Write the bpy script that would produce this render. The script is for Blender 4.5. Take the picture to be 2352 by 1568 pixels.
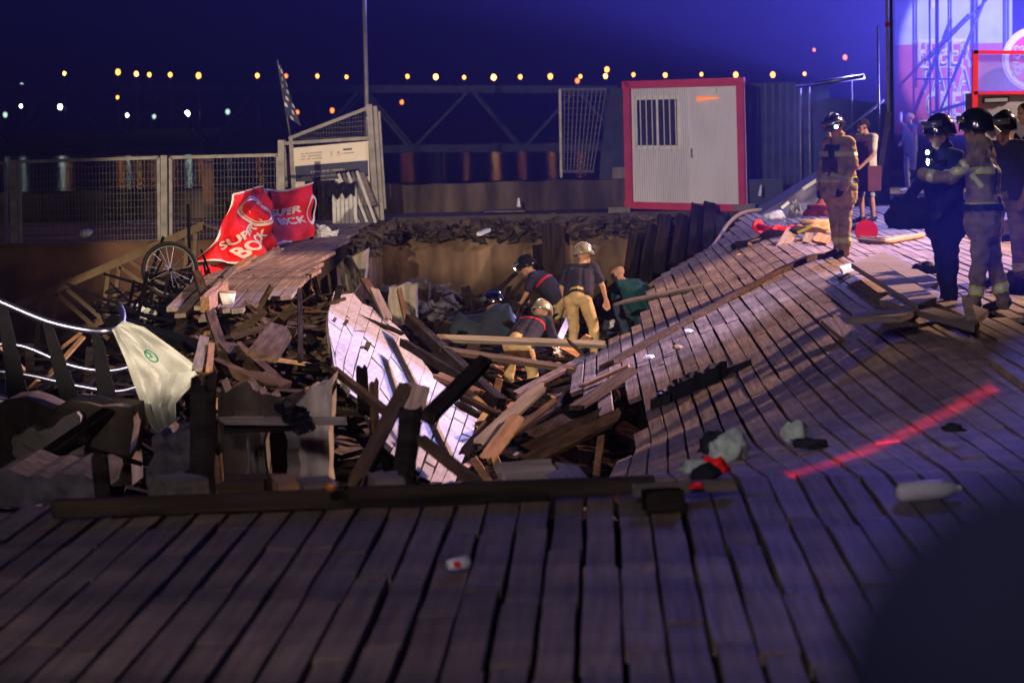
import bpy, bmesh, math, random
import numpy as np
from mathutils import Vector, Matrix, noise
SC = bpy.context.scene
for o in list(bpy.data.objects): bpy.data.objects.remove(o)
COL = SC.collection
R_ = math.radians

# ---------------------------------------------------------------- camera
F, CU, CV = 5807.0, 1176.0, 784.0           # focal length and centre in units of a 2352-wide frame
PITCH, ROLL, YAW, EYE = R_(4.96), R_(1.4), .036, 1.7
FW = Vector((-math.sin(YAW)*math.cos(PITCH), math.cos(YAW)*math.cos(PITCH), -math.sin(PITCH)))
r0 = Vector((math.cos(YAW), math.sin(YAW), 0)); u0 = r0.cross(FW)
RT = r0*math.cos(ROLL) - u0*math.sin(ROLL); UP = RT.cross(FW)
CAM = Vector((0, 0, EYE))
cd = bpy.data.cameras.new('camera'); cam = bpy.data.objects.new('camera', cd); COL.objects.link(cam)
cam.matrix_world = Matrix(((RT.x, UP.x, -FW.x, 0), (RT.y, UP.y, -FW.y, 0), (RT.z, UP.z, -FW.z, EYE), (0, 0, 0, 1)))
cd.sensor_width = 36; cd.lens = 36*F/2352; cd.clip_start = .05; cd.clip_end = 3000
cd.dof.use_dof = True; cd.dof.focus_distance = 27; cd.dof.aperture_fstop = cd.lens/1000/.025
SC.camera = cam

# ---------------------------------------------------------------- world, exposure, lamps
w = bpy.data.worlds.new('World'); SC.world = w; w.use_nodes = True
bg = w.node_tree.nodes['Background']; bg.inputs[0].default_value = (.03, .03, 1, 1); bg.inputs[1].default_value = .004
SC.view_settings.view_transform = 'Standard'; SC.view_settings.look = 'None'
SC.view_settings.exposure = 0; SC.view_settings.gamma = 1
SC.render.engine = 'CYCLES'
cy = SC.cycles
cy.use_denoising = True; cy.denoiser = 'OPENIMAGEDENOISE'
cy.max_bounces = 5; cy.diffuse_bounces = 2; cy.glossy_bounces = 2; cy.transmission_bounces = 4; cy.volume_bounces = 0
cy.transparent_max_bounces = 6; cy.sample_clamp_indirect = 4; cy.sample_clamp_direct = 0
cy.use_adaptive_sampling = True; cy.adaptive_threshold = .02

def spot(name, loc, tgt, power, col, angle, blend=.3, rad=.15):
    l = bpy.data.lights.new(name, 'SPOT'); o = bpy.data.objects.new(name, l); COL.objects.link(o)
    o.location = loc; d = Vector(tgt)-Vector(loc); o.rotation_euler = d.to_track_quat('-Z', 'Y').to_euler()
    l.energy = power; l.color = col; l.spot_size = R_(angle); l.spot_blend = blend; l.shadow_soft_size = rad
    return o
# stage floods on the mast to the right, the cold wash above the stage, and a work light near the camera
spot('stage_flood_warm', (14.5, 37, 9.5), (.3, 28, -.6), 48000, (1, .58, .40), 48, .5, .25)
spot('stage_flood_cold', (10.5, 33, 8.5), (-2.3, 25, -.8), 31000, (.45, .45, 1), 22, .5, .2)
spot('stage_flood_cold', (10.5, 34, 8.5), (-4.2, 20.2, -.2), 17000, (.42, .42, 1), 13, .6, .2)
spot('stage_wash_blue', (9, 58, 11), (2, 24, 0), 6500, (.20, .17, 1), 110, .5, 1.6)
spot('stage_wash_violet', (7.5, 53, 9), (3.2, 41, 0), 6000, (.62, .55, 1), 46, .6, .5)
spot('work_light_left', (-4.5, -1, 4.6), (-1.9, 46, -.3), 40000, (1, .79, .57), 16.5, .25, .12)
spot('banner_flood', (11.3, 51.2, 7.0), (9.5, 60, 3.4), 3800, (.92, .86, 1), 27, .18, .05)
spot('fill_spot', (-7, 3, 8.5), (2.3, 18.5, -.1), 3900, (.80, .66, .84), 30, .7, .9)  # added unseen fill, lifts the shadows on the sagging deck
spot('fill_spot', (-3, -6, 9), (1.2, 16, 0), 3300, (.92, .78, .76), 78, .5, .9)  # added unseen fill from behind the camera, evens out the deck
# added blue spots out of view, aimed into the air for glow and veil
spot('sky_glow_spot', (9.8, 51, .8), (3.2, 50.5, 8.4), 1150000, (.25, .22, 1), 98, 1, .4)
spot('veil_spot', (3.6, 14, .5), (-10, 14, 5.8), 150000, (.16, .16, 1), 30, .6, .2)
spot('stage_flood_side', (11.5, 53, 4), (6.9, 55.6, 1), 7000, (1, .72, .58), 40, .5, .2)
spot('stage_flood_side', (10.5, 35, 4.5), (4.2, 38.6, .8), 5200, (1, .72, .58), 52, .5, .2)
def line_projector(name, loc, pa, pb, power, col, hw):
    """lamp throwing one thin line of light from pa to pb through a slit"""
    loc, pa, pb = Vector(loc), Vector(pa), Vector(pb); z = -((pa-loc).normalized()+(pb-loc).normalized()).normalized()
    y = (pa-loc).cross(pb-loc).normalized(); x = y.cross(z).normalized(); y = z.cross(x)
    l = bpy.data.lights.new(name, 'SPOT'); o = bpy.data.objects.new(name, l); COL.objects.link(o)
    o.matrix_world = Matrix(((x.x,y.x,z.x,loc.x),(x.y,y.y,z.y,loc.y),(x.z,y.z,z.z,loc.z),(0,0,0,1)))
    l.energy = power; l.color = col; l.spot_size = R_(60); l.spot_blend = 0; l.shadow_soft_size = .004; l.use_nodes = True
    nt = l.node_tree; N = nt.nodes; em = [n for n in N if n.type == 'EMISSION'][0]
    def mth(op, a, b=None):
        n = N.new('ShaderNodeMath'); n.operation = op
        for i, q in enumerate((a, b)):
            if q is None: continue
            if isinstance(q, (int, float)): n.inputs[i].default_value = q
            else: nt.links.new(q, n.inputs[i])
        return n.outputs[0]
    tc = N.new('ShaderNodeTexCoord'); sx = N.new('ShaderNodeSeparateXYZ'); nt.links.new(tc.outputs['Normal'], sx.inputs[0])
    zz = mth('ABSOLUTE', sx.outputs['Z']); ax = mth('ABSOLUTE', mth('DIVIDE', sx.outputs['X'], zz)); ay = mth('DIVIDE', sx.outputs['Y'], zz)
    q = mth('DIVIDE', ay, hw); g = mth('POWER', 2.718, mth('MULTIPLY', mth('POWER', mth('ABSOLUTE', q), 2.6), -1))
    half = math.tan(math.acos(max(-1, min(1, (pa-loc).normalized().dot((pb-loc).normalized()))))/2)
    nt.links.new(mth('MULTIPLY', g, mth('LESS_THAN', ax, half)), em.inputs['Strength'])
    return o
pA, pB = Vector((.86, 12.02, -.01)), Vector((2.47, 15.9, -.05))
line_projector('red_line_projector', CAM-(pB-pA)*.15+(pA-CAM).cross(pB-CAM).normalized()*-1.6, pA, pB, 64000, (1, .012, .045), .0037)

# ---------------------------------------------------------------- helpers
def W(u, v, Y):
    d = FW + RT*((u-CU)/F) - UP*((v-CV)/F)
    return CAM + d*(Y/d.y)
def G(u, v, z=0):
    d = FW + RT*((u-CU)/F) - UP*((v-CV)/F)
    return CAM + d*((z-EYE)/d.z)
def onplane(u, v, p, n):
    d = FW + RT*((u-CU)/F) - UP*((v-CV)/F)
    return CAM + d*((p-CAM).dot(n)/d.dot(n))
# the sagging sheet of boards: hinge line, ramp and sag along the depth
KN = [11.9, 13.5, 16, 20, 25, 30, 36, 42, 48]; DV = [0, .236, .594, .93, .805, .819, .839, .856, .851]
XH, Q0, QW, TH = 2.752, .22, .223, .4464
PIT, XA = .143, .331
def S(X0, Y):
    D = float(np.interp(Y, KN, DV)); s = max(XH-X0-Q0, 0); e = math.sqrt(s*s+QW*QW)-QW; t = TH*D
    return Vector((X0+(1-math.cos(t))*e, Y, -math.sin(t)*e))
def onsurf(u, v, dz=0):
    lo = None
    for i in range(700):
        Y = 11.9+i*.055; p = W(u, v, Y); X0 = p.x
        for _ in range(5): X0 -= S(X0, Y).x-p.x
        if p.z <= S(X0, Y).z+dz:
            return p
    return p

WM = {}
def link(o, parent=None, mw=None, label=None, cat=None, group=None, kind=None):
    COL.objects.link(o); mw = mw or Matrix()
    if parent is not None:
        o.parent = parent; pm = WM[parent.name]
        o.matrix_basis = pm.inverted() @ mw
    else: o.matrix_basis = mw
    WM[o.name] = mw
    if label: o['label'] = label
    if cat: o['category'] = cat
    if group: o['group'] = group
    if kind: o['kind'] = kind
    return o
def empty(name, loc, label=None, cat=None, group=None, kind=None, parent=None):
    o = bpy.data.objects.new(name, None); o.empty_display_size = .2
    return link(o, parent, Matrix.Translation(Vector(loc)), label, cat, group, kind)
def mesh(name, vs, fs, mats, parent=None, smooth=False, mi=None, mw=None, local=False, **k):
    me = bpy.data.meshes.new(name)
    vs = [Vector(v) for v in vs]
    if mw is None:
        c = sum(vs, Vector())/max(len(vs), 1); mw = Matrix.Translation(c)
        vs = [v-c for v in vs]
    elif not local:
        inv = mw.inverted(); vs = [inv @ v for v in vs]
    me.from_pydata([tuple(v) for v in vs], [], fs)
    for m in (mats if isinstance(mats, (list, tuple)) else [mats]): me.materials.append(m)
    if mi is not None: me.polygons.foreach_set('material_index', mi)
    if smooth: me.polygons.foreach_set('use_smooth', [True]*len(me.polygons))
    me.update()
    return link(bpy.data.objects.new(name, me), parent, mw, **k)
class MB:                                   # collects shapes into one mesh
    def __init__(s): s.v = []; s.f = []; s.m = []
    def add(s, vs, fs, m=0):
        b = len(s.v); s.v += [Vector(v) for v in vs]; s.f += [[i+b for i in f] for f in fs]; s.m += [m]*len(fs); return s
    def box(s, a, b, m=0):
        x0, y0, z0 = a; x1, y1, z1 = b
        return s.add([(x0,y0,z0),(x1,y0,z0),(x1,y1,z0),(x0,y1,z0),(x0,y0,z1),(x1,y0,z1),(x1,y1,z1),(x0,y1,z1)],
              [(0,3,2,1),(4,5,6,7),(0,1,5,4),(1,2,6,5),(2,3,7,6),(3,0,4,7)], m)
    def bar(s, p, q, w, h=None, up=(0,0,1), m=0):
        p, q = Vector(p), Vector(q); h = h or w; d = (q-p).normalized(); up = Vector(up)
        if abs(d.dot(up)) > .97: up = Vector((0,1,0)) if abs(d.y) < .9 else Vector((1,0,0))
        r = d.cross(up).normalized()*w/2; n = r.cross(d).normalized()*h/2
        vs = [p-r-n, p+r-n, p+r+n, p-r+n, q-r-n, q+r-n, q+r+n, q-r+n]
        return s.add(vs, [(0,1,2,3),(7,6,5,4),(0,4,5,1),(1,5,6,2),(2,6,7,3),(3,7,4,0)], m)
    def tube(s, pts, r, seg=8, m=0, cap=True):
        pts = [Vector(p) for p in pts]; n = len(pts); rs = r if isinstance(r, (list, tuple)) else [r]*n
        b = len(s.v); ref = None
        for i, p in enumerate(pts):
            d = (pts[min(i+1, n-1)]-pts[max(i-1, 0)]).normalized()
            if ref is None: ref = d.orthogonal().normalized()
            ref = (ref-d*ref.dot(d)).normalized(); bi = d.cross(ref)
            for j in range(seg):
                a = 2*math.pi*j/seg; s.v.append(p+(ref*math.cos(a)+bi*math.sin(a))*rs[i])
        fs = [[b+i*seg+j, b+i*seg+(j+1) % seg, b+(i+1)*seg+(j+1) % seg, b+(i+1)*seg+j] for i in range(n-1) for j in range(seg)]
        if cap: fs += [[b+j for j in range(seg)][::-1], [b+(n-1)*seg+j for j in range(seg)]]
        s.f += fs; s.m += [m]*len(fs); return s
    def ellipsoid(s, c, ax, m=0, nu=10, nv=7):  # ax: three axis vectors
        c = Vector(c); ax = [Vector(a) for a in ax]; b = len(s.v)
        for i in range(nv+1):
            t = math.pi*i/nv
            for j in range(nu):
                a = 2*math.pi*j/nu
                s.v.append(c+ax[0]*(math.sin(t)*math.cos(a))+ax[1]*(math.sin(t)*math.sin(a))+ax[2]*math.cos(t))
        fs = [[b+i*nu+j, b+(i+1)*nu+j, b+(i+1)*nu+(j+1) % nu, b+i*nu+(j+1) % nu] for i in range(nv) for j in range(nu)]
        s.f += fs; s.m += [m]*len(fs); return s
    def build(s, name, mats, parent=None, **k):
        return mesh(name, s.v, s.f, mats, parent, mi=s.m, **k)
def box(name, a, b, m, parent=None, **k): return MB().box(a, b).build(name, m, parent, **k)
def tube(name, pts, r, m, parent=None, seg=8, **k): return MB().tube(pts, r, seg).build(name, m, parent, smooth=True, **k)
def slab(name, quad, n_dir, th, m, parent=None, **k):    # polygon given by world corners, thickened along n_dir
    q = [Vector(p) for p in quad]; n = Vector(n_dir).normalized()*th; N = len(q)
    vs = q+[p-n for p in q]
    fs = [list(range(N)), list(range(2*N-1, N-1, -1))]+[[i, i+N, (i+1) % N+N, (i+1) % N] for i in range(N)]
    me = mesh(name, vs, fs, m, parent, **k)
    bm = bmesh.new(); bm.from_mesh(me.data); bmesh.ops.recalc_face_normals(bm, faces=bm.faces); bm.to_mesh(me.data); bm.free()
    return me
def beam(name, p, q, wd, th, m, up=(0,0,1), rag=.0, rag2=None, parent=None, bow=0, seed=0, nx=4, **k):
    """a timber from p to q, grain along its local X, with splintered ends when rag > 0"""
    p, q = Vector(p), Vector(q); L = (q-p).length; d = (q-p)/L; up = Vector(up)
    if abs(d.dot(up)) > .97: up = Vector((0,1,0))
    y = up.cross(d).normalized(); z = d.cross(y)
    mw = Matrix(((d.x,y.x,z.x,p.x),(d.y,y.y,z.y,p.y),(d.z,y.z,z.z,p.z),(0,0,0,1)))
    rn = random.Random(seed+int(p.x*991)+int(q.z*577)+int(p.y*77)); rag2 = rag if rag2 is None else rag2
    vs = []; fs = []; ns = 4; row = (nx+1)*2
    for i in range(ns+1):
        t = i/ns
        for side in (1, -1):
            for j in range(nx+1):
                x = t*L
                if i == 0: x += rn.uniform(0, rag)
                if i == ns: x -= rn.uniform(0, rag2)
                vs.append((x, (j/nx-.5)*wd*(1+rn.uniform(-.04,.04)), side*th/2*(1+rn.uniform(-.06,.06))+bow*4*t*(1-t)))
    for i in range(ns):
        a = i*row; b = a+row
        for j in range(nx):
            fs.append((a+j, b+j, b+j+1, a+j+1)); A = a+nx+1; B = b+nx+1
            fs.append((A+j, A+j+1, B+j+1, B+j))
        fs.append((a, a+nx+1, b+nx+1, b)); fs.append((a+nx, b+nx, b+row-1, a+row-1))
    for i in (0, ns):
        a = i*row
        for j in range(nx):
            f = (a+j, a+j+1, a+nx+2+j, a+nx+1+j); fs.append(f if i == 0 else f[::-1])
    return mesh(name, vs, fs, m, parent, mw=mw, local=True, **k)

# ---------------------------------------------------------------- materials
def M(name, col, rough=.75, metal=0, var=.25, scale=(5,5,5), bump=.15, rnd=0, emit=0, spec=.15, stain_shade=None, det=5, coord='Object', trans=0, alpha=1, dist=.02):
    m = bpy.data.materials.new(name); m.use_nodes = True; nt = m.node_tree; N = nt.nodes; Lk = nt.links.new
    b = N['Principled BSDF']; b.inputs['Roughness'].default_value = rough; b.inputs['Metallic'].default_value = metal
    b.inputs['Specular IOR Level'].default_value = spec
    tc = N.new('ShaderNodeTexCoord'); mp = N.new('ShaderNodeMapping'); mp.inputs['Scale'].default_value = scale
    Lk(tc.outputs[coord], mp.inputs['Vector'])
    ns = N.new('ShaderNodeTexNoise'); ns.inputs['Scale'].default_value = 1; ns.inputs['Detail'].default_value = det
    if rnd:
        oi = N.new('ShaderNodeObjectInfo'); mm = N.new('ShaderNodeVectorMath'); mm.operation = 'ADD'
        sc = N.new('ShaderNodeMath'); sc.operation = 'MULTIPLY'; sc.inputs[1].default_value = 40
        Lk(oi.outputs['Random'], sc.inputs[0]); Lk(mp.outputs[0], mm.inputs[0]); Lk(sc.outputs[0], mm.inputs[1]); Lk(mm.outputs[0], ns.inputs['Vector'])
    else: Lk(mp.outputs[0], ns.inputs['Vector'])
    mr = N.new('ShaderNodeMapRange'); mr.inputs[1].default_value = .3; mr.inputs[2].default_value = .7
    mr.inputs[3].default_value = 1-var; mr.inputs[4].default_value = 1+var; Lk(ns.outputs['Fac'], mr.inputs[0]); val = mr.outputs[0]
    def mul(a, b_):
        x = N.new('ShaderNodeMath'); x.operation = 'MULTIPLY'; Lk(a, x.inputs[0]); Lk(b_, x.inputs[1]); return x.outputs[0]
    if rnd:
        r2 = N.new('ShaderNodeMapRange'); r2.inputs[3].default_value = 1-rnd; r2.inputs[4].default_value = 1+rnd
        Lk(oi.outputs['Random'], r2.inputs[0]); val = mul(val, r2.outputs[0])
    if stain_shade:                                # world-space bands, stain on concrete, painted shade on boards: (scale xyz, low, high)
        g = N.new('ShaderNodeNewGeometry'); mp2 = N.new('ShaderNodeMapping'); mp2.inputs['Scale'].default_value = stain_shade[0]
        Lk(g.outputs['Position'], mp2.inputs['Vector']); n2 = N.new('ShaderNodeTexNoise'); n2.inputs['Scale'].default_value = 1; n2.inputs['Detail'].default_value = 6
        Lk(mp2.outputs[0], n2.inputs['Vector']); r3 = N.new('ShaderNodeMapRange'); r3.inputs[1].default_value = .35; r3.inputs[2].default_value = .65
        r3.inputs[3].default_value = stain_shade[1]; r3.inputs[4].default_value = stain_shade[2]; Lk(n2.outputs['Fac'], r3.inputs[0]); val = mul(val, r3.outputs[0])
    mx = N.new('ShaderNodeVectorMath'); mx.operation = 'SCALE'; mx.inputs[0].default_value = col[:3]; Lk(val, mx.inputs['Scale'])
    Lk(mx.outputs[0], b.inputs['Base Color'])
    if bump:
        bp = N.new('ShaderNodeBump'); bp.inputs['Strength'].default_value = bump; bp.inputs['Distance'].default_value = dist
        Lk(ns.outputs['Fac'], bp.inputs['Height']); Lk(bp.outputs[0], b.inputs['Normal'])
    if emit:
        b.inputs['Emission Color'].default_value = (*col[:3], 1); b.inputs['Emission Strength'].default_value = emit
    if trans: b.inputs['Transmission Weight'].default_value = trans
    if alpha < 1: b.inputs['Alpha'].default_value = alpha
    return m
DECK = M('weathered_deck_wood', (.215,.158,.122), .62, 0, .28, (28,1.6,6), .35, .22, spec=.22, stain_shade=((.35,2.6,.3), .62, 1.2))  # streaks across the boards put cast shade and wetness into the wood colour
DECKP = M('pale_deck_wood', (.36,.33,.33), .6, 0, .2, (34,1.6,6), .4, .12, stain_shade=((.35,2.6,.3), .85, 1.12))  # same shade streaks in the colour, weaker
TIMB = M('dark_timber', (.022,.017,.015), .85, 0, .5, (2,18,18), .5, .3, spec=0)  # near black; shade on unlit posts, beams and stacked planks is put in
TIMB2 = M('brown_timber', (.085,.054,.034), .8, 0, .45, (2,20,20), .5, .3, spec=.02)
RAW = M('splintered_raw_wood', (.34,.19,.10), .8, 0, .35, (3,30,30), .5, .25)
GREYW = M('grey_weathered_board', (.20,.165,.145), .75, 0, .35, (2,26,26), .4, .25)
CONC = M('stained_concrete', (.19,.17,.145), .9, 0, .3, (3,3,1.2), .5, 0, stain_shade=((1.5,1.5,.25), .5, 1.2))
CONCD = M('dark_wet_concrete', (.085,.066,.05), .8, 0, .45, (3,3,.7), .5, 0, stain_shade=((2,2,.3), .35, 1.25))
CONCL = M('pale_formed_concrete', (.42,.36,.29), .85, 0, .25, (14,14,1), .4, 0, stain_shade=((2.5,2.5,.5), .7, 1.15))
RUB = M('rubble', (.075,.058,.045), .9, 0, .6, (9,9,9), .8, 0)
STONE = M('grey_stone', (.11,.10,.115), .9, 0, .45, (9,9,9), .8, .15)
BLKM = M('black_painted_metal', (.006,.006,.008), .6, 0, .2, (6,6,6), .05, spec=.03)
STEEL = M('polished_steel_tube', (.26,.27,.42), .36, 1, .1, (6,6,6), .05)
GALV = M('galvanised_steel', (.24,.225,.20), .55, .55, .25, (6,6,6), .15)
DKST = M('dark_blue_steel', (.05,.06,.10), .5, .3, .25, (3,3,3), .1)
TAN = M('tan_painted_steel', (.17,.115,.065), .7, 0, .3, (4,4,4), .2)
SHEETW = M('grimy_white_sheet', (.42,.43,.41), .55, 0, .22, (5,5,5), .2)
WIRE = M('wire_mesh', (.13,.12,.105), .6, .5, .2, (3,3,3), 0)
REDC = M('red_cloth', (.80,.016,.016), .75, 0, .18, (4,4,4), .15)
WHTC = M('white_print', (.78,.72,.68), .7, 0, .08, (4,4,4), 0)
WHITE = M('white_plastic', (.68,.69,.66), .45, 0, .12, (6,6,6), .1)
CREAM = M('cream_board', (.68,.58,.44), .35, 0, .1, (3,3,3), .03, spec=.6)
NAVY = M('navy_print', (.05,.055,.10), .5, 0, .2, (3,3,3), 0)
GREYP = M('grey_print', (.40,.35,.28), .6, 0, .15, (4,4,4), 0)
BLACK = M('black_plastic', (.012,.012,.016), .5, 0, .3, (6,6,6), .1)
BLKCL = M('black_cloth', (.014,.014,.020), .9, 0, .4, (8,8,8), .4)
RUBBER = M('black_rubber', (.016,.015,.015), .7, 0, .3, (8,8,8), .1)
CABW = M('white_cabin_sheet', (.66,.66,.74), .4, 0, .08, (2,2,1), .03, spec=.5)
PINK = M('red_cabin_frame', (.48,.05,.085), .5, 0, .15, (3,3,3), .05)
GLASS = M('dark_window_glass', (.02,.022,.03), .08, 0, .2, (2,2,2), 0, spec=.8)
TARP = M('dark_tarpaulin', (.035,.045,.06), .6, 0, .3, (3,3,3), .3)
GTARP = M('grey_awning_cloth', (.22,.21,.22), .8, 0, .25, (4,4,4), .25)
TEAL = M('teal_netting', (.12,.38,.36), .7, 0, .35, (14,14,14), .4)
GREEN = M('green_plastic', (.02,.22,.13), .4, 0, .3, (9,9,9), .1)
REDP = M('bright_red_plastic', (.72,.02,.035), .45, 0, .12, (6,6,6), .05)
HOSE = M('tan_hose', (.32,.21,.09), .7, 0, .2, (8,8,8), .1)
PLAST = M('clear_plastic', (.75,.75,.92), .25, 0, .15, (9,9,9), .1, alpha=.8)
LIPT = M('dark_brown_timber', (.045,.032,.026), .8, 0, .45, (2,20,20), .5, .25, spec=.02)
PUTTY = M('pale_green_cloth', (.30,.36,.30), .85, 0, .3, (14,14,14), .4)
ASPH = M('quay_concrete_dark', (.07,.06,.055), .9, 0, .4, (2,2,2), .4)
QRED = M('rust_stained_quay', (.16,.085,.05), .9, 0, .45, (2,2,1), .5, 0, stain_shade=((.6,.6,1.5), .5, 1.2))
TRUCK = M('grey_truck_door', (.24,.24,.27), .45, 0, .15, (3,3,3), .05)
REDM = M('red_painted_steel', (.7,.03,.06), .35, 0, .1, (3,3,3), .03)
BANW = M('banner_pale_blue', (.52,.58,.70), .6, 0, .12, (2,2,2), .05)
BANR = M('banner_red', (.50,.10,.13), .6, 0, .15, (2,2,2), .05)
# ---------------------------------------------------------------- the setting
rnd = random.Random(7)
# harbour water with small ripples
wm = M('night_harbour_water', (.006,.008,.014), .16, 0, .2, (.5,.5,.5), 0, spec=.5)
nt = wm.node_tree; b_ = nt.nodes['Principled BSDF']; nn = nt.nodes.new('ShaderNodeTexNoise'); mp_ = nt.nodes.new('ShaderNodeMapping'); tc_ = nt.nodes.new('ShaderNodeTexCoord')
mp_.inputs['Scale'].default_value = (.9, .35, 1); nn.inputs['Scale'].default_value = 1; nn.inputs['Detail'].default_value = 4
nt.links.new(tc_.outputs['Object'], mp_.inputs[0]); nt.links.new(mp_.outputs[0], nn.inputs['Vector'])
bb = nt.nodes.new('ShaderNodeBump'); bb.inputs['Strength'].default_value = .35; bb.inputs['Distance'].default_value = .12
nt.links.new(nn.outputs['Fac'], bb.inputs['Height']); nt.links.new(bb.outputs[0], b_.inputs['Normal'])
WZ = -2.9
mesh('sea_water', [(-400,-20,WZ),(400,-20,WZ),(400,690,WZ),(-400,690,WZ)], [(0,1,2,3)], wm, kind='structure')
mesh('seabed', [(-410,-25,-5),(410,-25,-5),(410,695,-5),(-410,695,-5)], [(0,1,2,3)], ASPH, kind='structure')
MB().box((-390,598,-5),(390,620,-.6)).box((-390,602,-.6),(390,608,2.0)).build('breakwater', ASPH, kind='structure')

# quay platform behind the hole, left quay and the deck bearers
MB().box((-4.6,46.9,-5),(30,75,-.02)).build('quay_platform', ASPH, kind='structure')
MB().box((-22,39.3,-5),(-5.0,75,-.02)).build('quay', QRED, kind='structure')

def plank(parent, sf, Xa, Xb, Y0, Y1, m, n=6, th=.045, name='plank', rag=0.0, seed=0, gap=.0112):
    rn = random.Random(seed); vs = []; dz = rn.uniform(-.004,.004); tl = rn.uniform(-.004,.004); s1 = rn.uniform(0,99); ga, gb = gap*rn.uniform(.3,1.6), gap*rn.uniform(.3,1.6)
    for i in range(n+1):
        Y = Y0+(Y1-Y0)*i/n
        ja = .006*noise.noise((s1, Y*1.7, 0)); jb = .006*noise.noise((s1+9, Y*1.7, 0)); jz = .003*noise.noise((s1, Y*1.2, 5))
        ya = yb = Y
        if rag and i in (0, n): ya += rn.uniform(-rag, rag); yb += rn.uniform(-rag, rag)
        A = sf(Xa+ga+ja, ya); B = sf(Xb-gb+jb, yb)
        A.z += dz+tl+jz; B.z += dz-tl+jz
        nrm = Vector((0,1,0)).cross(A-B).normalized()
        if nrm.z < 0: nrm = -nrm
        vs += [A, B, B-nrm*th, A-nrm*th]
    fs = []
    for i in range(n):
        a = i*4
        fs += [(a+j, a+(j+1) % 4, a+4+(j+1) % 4, a+4+j) for j in range(4)]
    fs = [f[::-1] for f in fs]
    fs += [(0,1,2,3), (n*4+3, n*4+2, n*4+1, n*4)]
    return mesh(name, vs, fs, m, parent)
flat = lambda X, Y: Vector((X, Y, 0))
KX = lambda k: XA+PIT*k
def butts(a, b, rn, lo=1.5, hi=3.0):
    ys = [a]; y = a+rn.uniform(.3, hi)
    while y < b-.5: ys.append(y); y += rn.uniform(lo, hi)
    return ys+[b]
# near boardwalk and the flat strip right of the hinge
mb = MB()
for x in np.arange(-3.2, 1.6, .9): mb.bar((x, 6.6, -.16), (x, 11.0, -.16), .12, .2)
for y in np.arange(7.2, 11.2, 1.3): mb.bar((-3.4, y, -.36), (2.2, y, -.36), .14, .2)
for x in np.arange(3.0, 9, 1.0): mb.bar((x, 12.0, -.16), (x, 46.6, -.16), .12, .2)
for y in np.arange(12.5, 46.6, 2.6): mb.bar((2.85, y, -.40), (9.2, y, -.40), .14, .22)
mb.box((-3.6,11.0,-2.95),(1.6,11.12,-.07))
bw = mb.build('boardwalk', TIMB, kind='structure')
cnt = 0
for k in range(-26, 14):
    rn = random.Random(k*13+5)
    lip = 11.30+.015*(k+26)+rn.uniform(-.12,.12) if k < 2 else 11.9
    ys = butts(6.6, lip, rn, .7, 1.9)
    for a, c in zip(ys[:-1], ys[1:]):
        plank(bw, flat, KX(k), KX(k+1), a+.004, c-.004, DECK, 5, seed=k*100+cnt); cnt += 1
holes = [(3.05,4.2,18.3,20.4)]
for k in range(17, 62):
    rn = random.Random(k*17+3); x = KX(k)
    y0 = max(11.9 if k < 22 else 13.0, (x-.6)/(1170/F)*.86); y1 = 46.6
    if y0 > 45: continue
    ys = butts(y0, y1, rn, 2.2 if x > 4 else 1.5, 4.4 if x > 4 else 3.2)
    for a, c in zip(ys[:-1], ys[1:]):
        if 19.6 < a < 21.0 and 20 <= k < 23: a += .9
        if c-a < .3: continue
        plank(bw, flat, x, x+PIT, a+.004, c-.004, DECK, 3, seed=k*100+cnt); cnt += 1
print('boardwalk planks', cnt)
# the collapsed sheet that sags into the hole
mb = MB()
for x0 in (.2, 1.0, 1.8, 2.5):
    pts = [S(x0, Y)-Vector((0,0,.16)) for Y in np.linspace(14, 30 if x0 < .6 else 36 if x0 < 2 else 40, 12)]
    for a, c in zip(pts[:-1], pts[1:]): mb.bar(a, c, .1, .16)
fd = mb.build('collapsed_boardwalk', TIMB, kind='structure')
YF = {-6:28.5,-5:28.5,-4:28.6,-3:29.6,-2:29.4,-1:29.7,0:31.5,1:34.8,2:36.3,3:36.85,4:37.25,5:37.65,6:37.85,7:38.15,8:38.5,9:38.9,10:39.4,11:40.3,12:41.1,13:42.1,14:43.3,15:44.5,16:45.9}
YN = {-6:25.0,-5:24.4,-4:22.7,-3:24.3,-2:22.9}
cn2 = 0
for k in range(-6, 17):
    rn = random.Random(k*31+11)
    segs = [(YN.get(k, 11.9), YF[k]+rn.uniform(-.15,.15))]
    if k == -2: segs.append((12.6, 20.8))
    if k == -3: segs.append((12.8, 19.3))
    for (s0, s1) in segs:
        ys = butts(s0, s1, rn, 1.5, 3.3)
        for i, (a, c) in enumerate(zip(ys[:-1], ys[1:])):
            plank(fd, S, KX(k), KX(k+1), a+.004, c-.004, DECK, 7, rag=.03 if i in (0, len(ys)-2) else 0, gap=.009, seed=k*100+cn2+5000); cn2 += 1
print('sheet planks', cn2)

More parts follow.
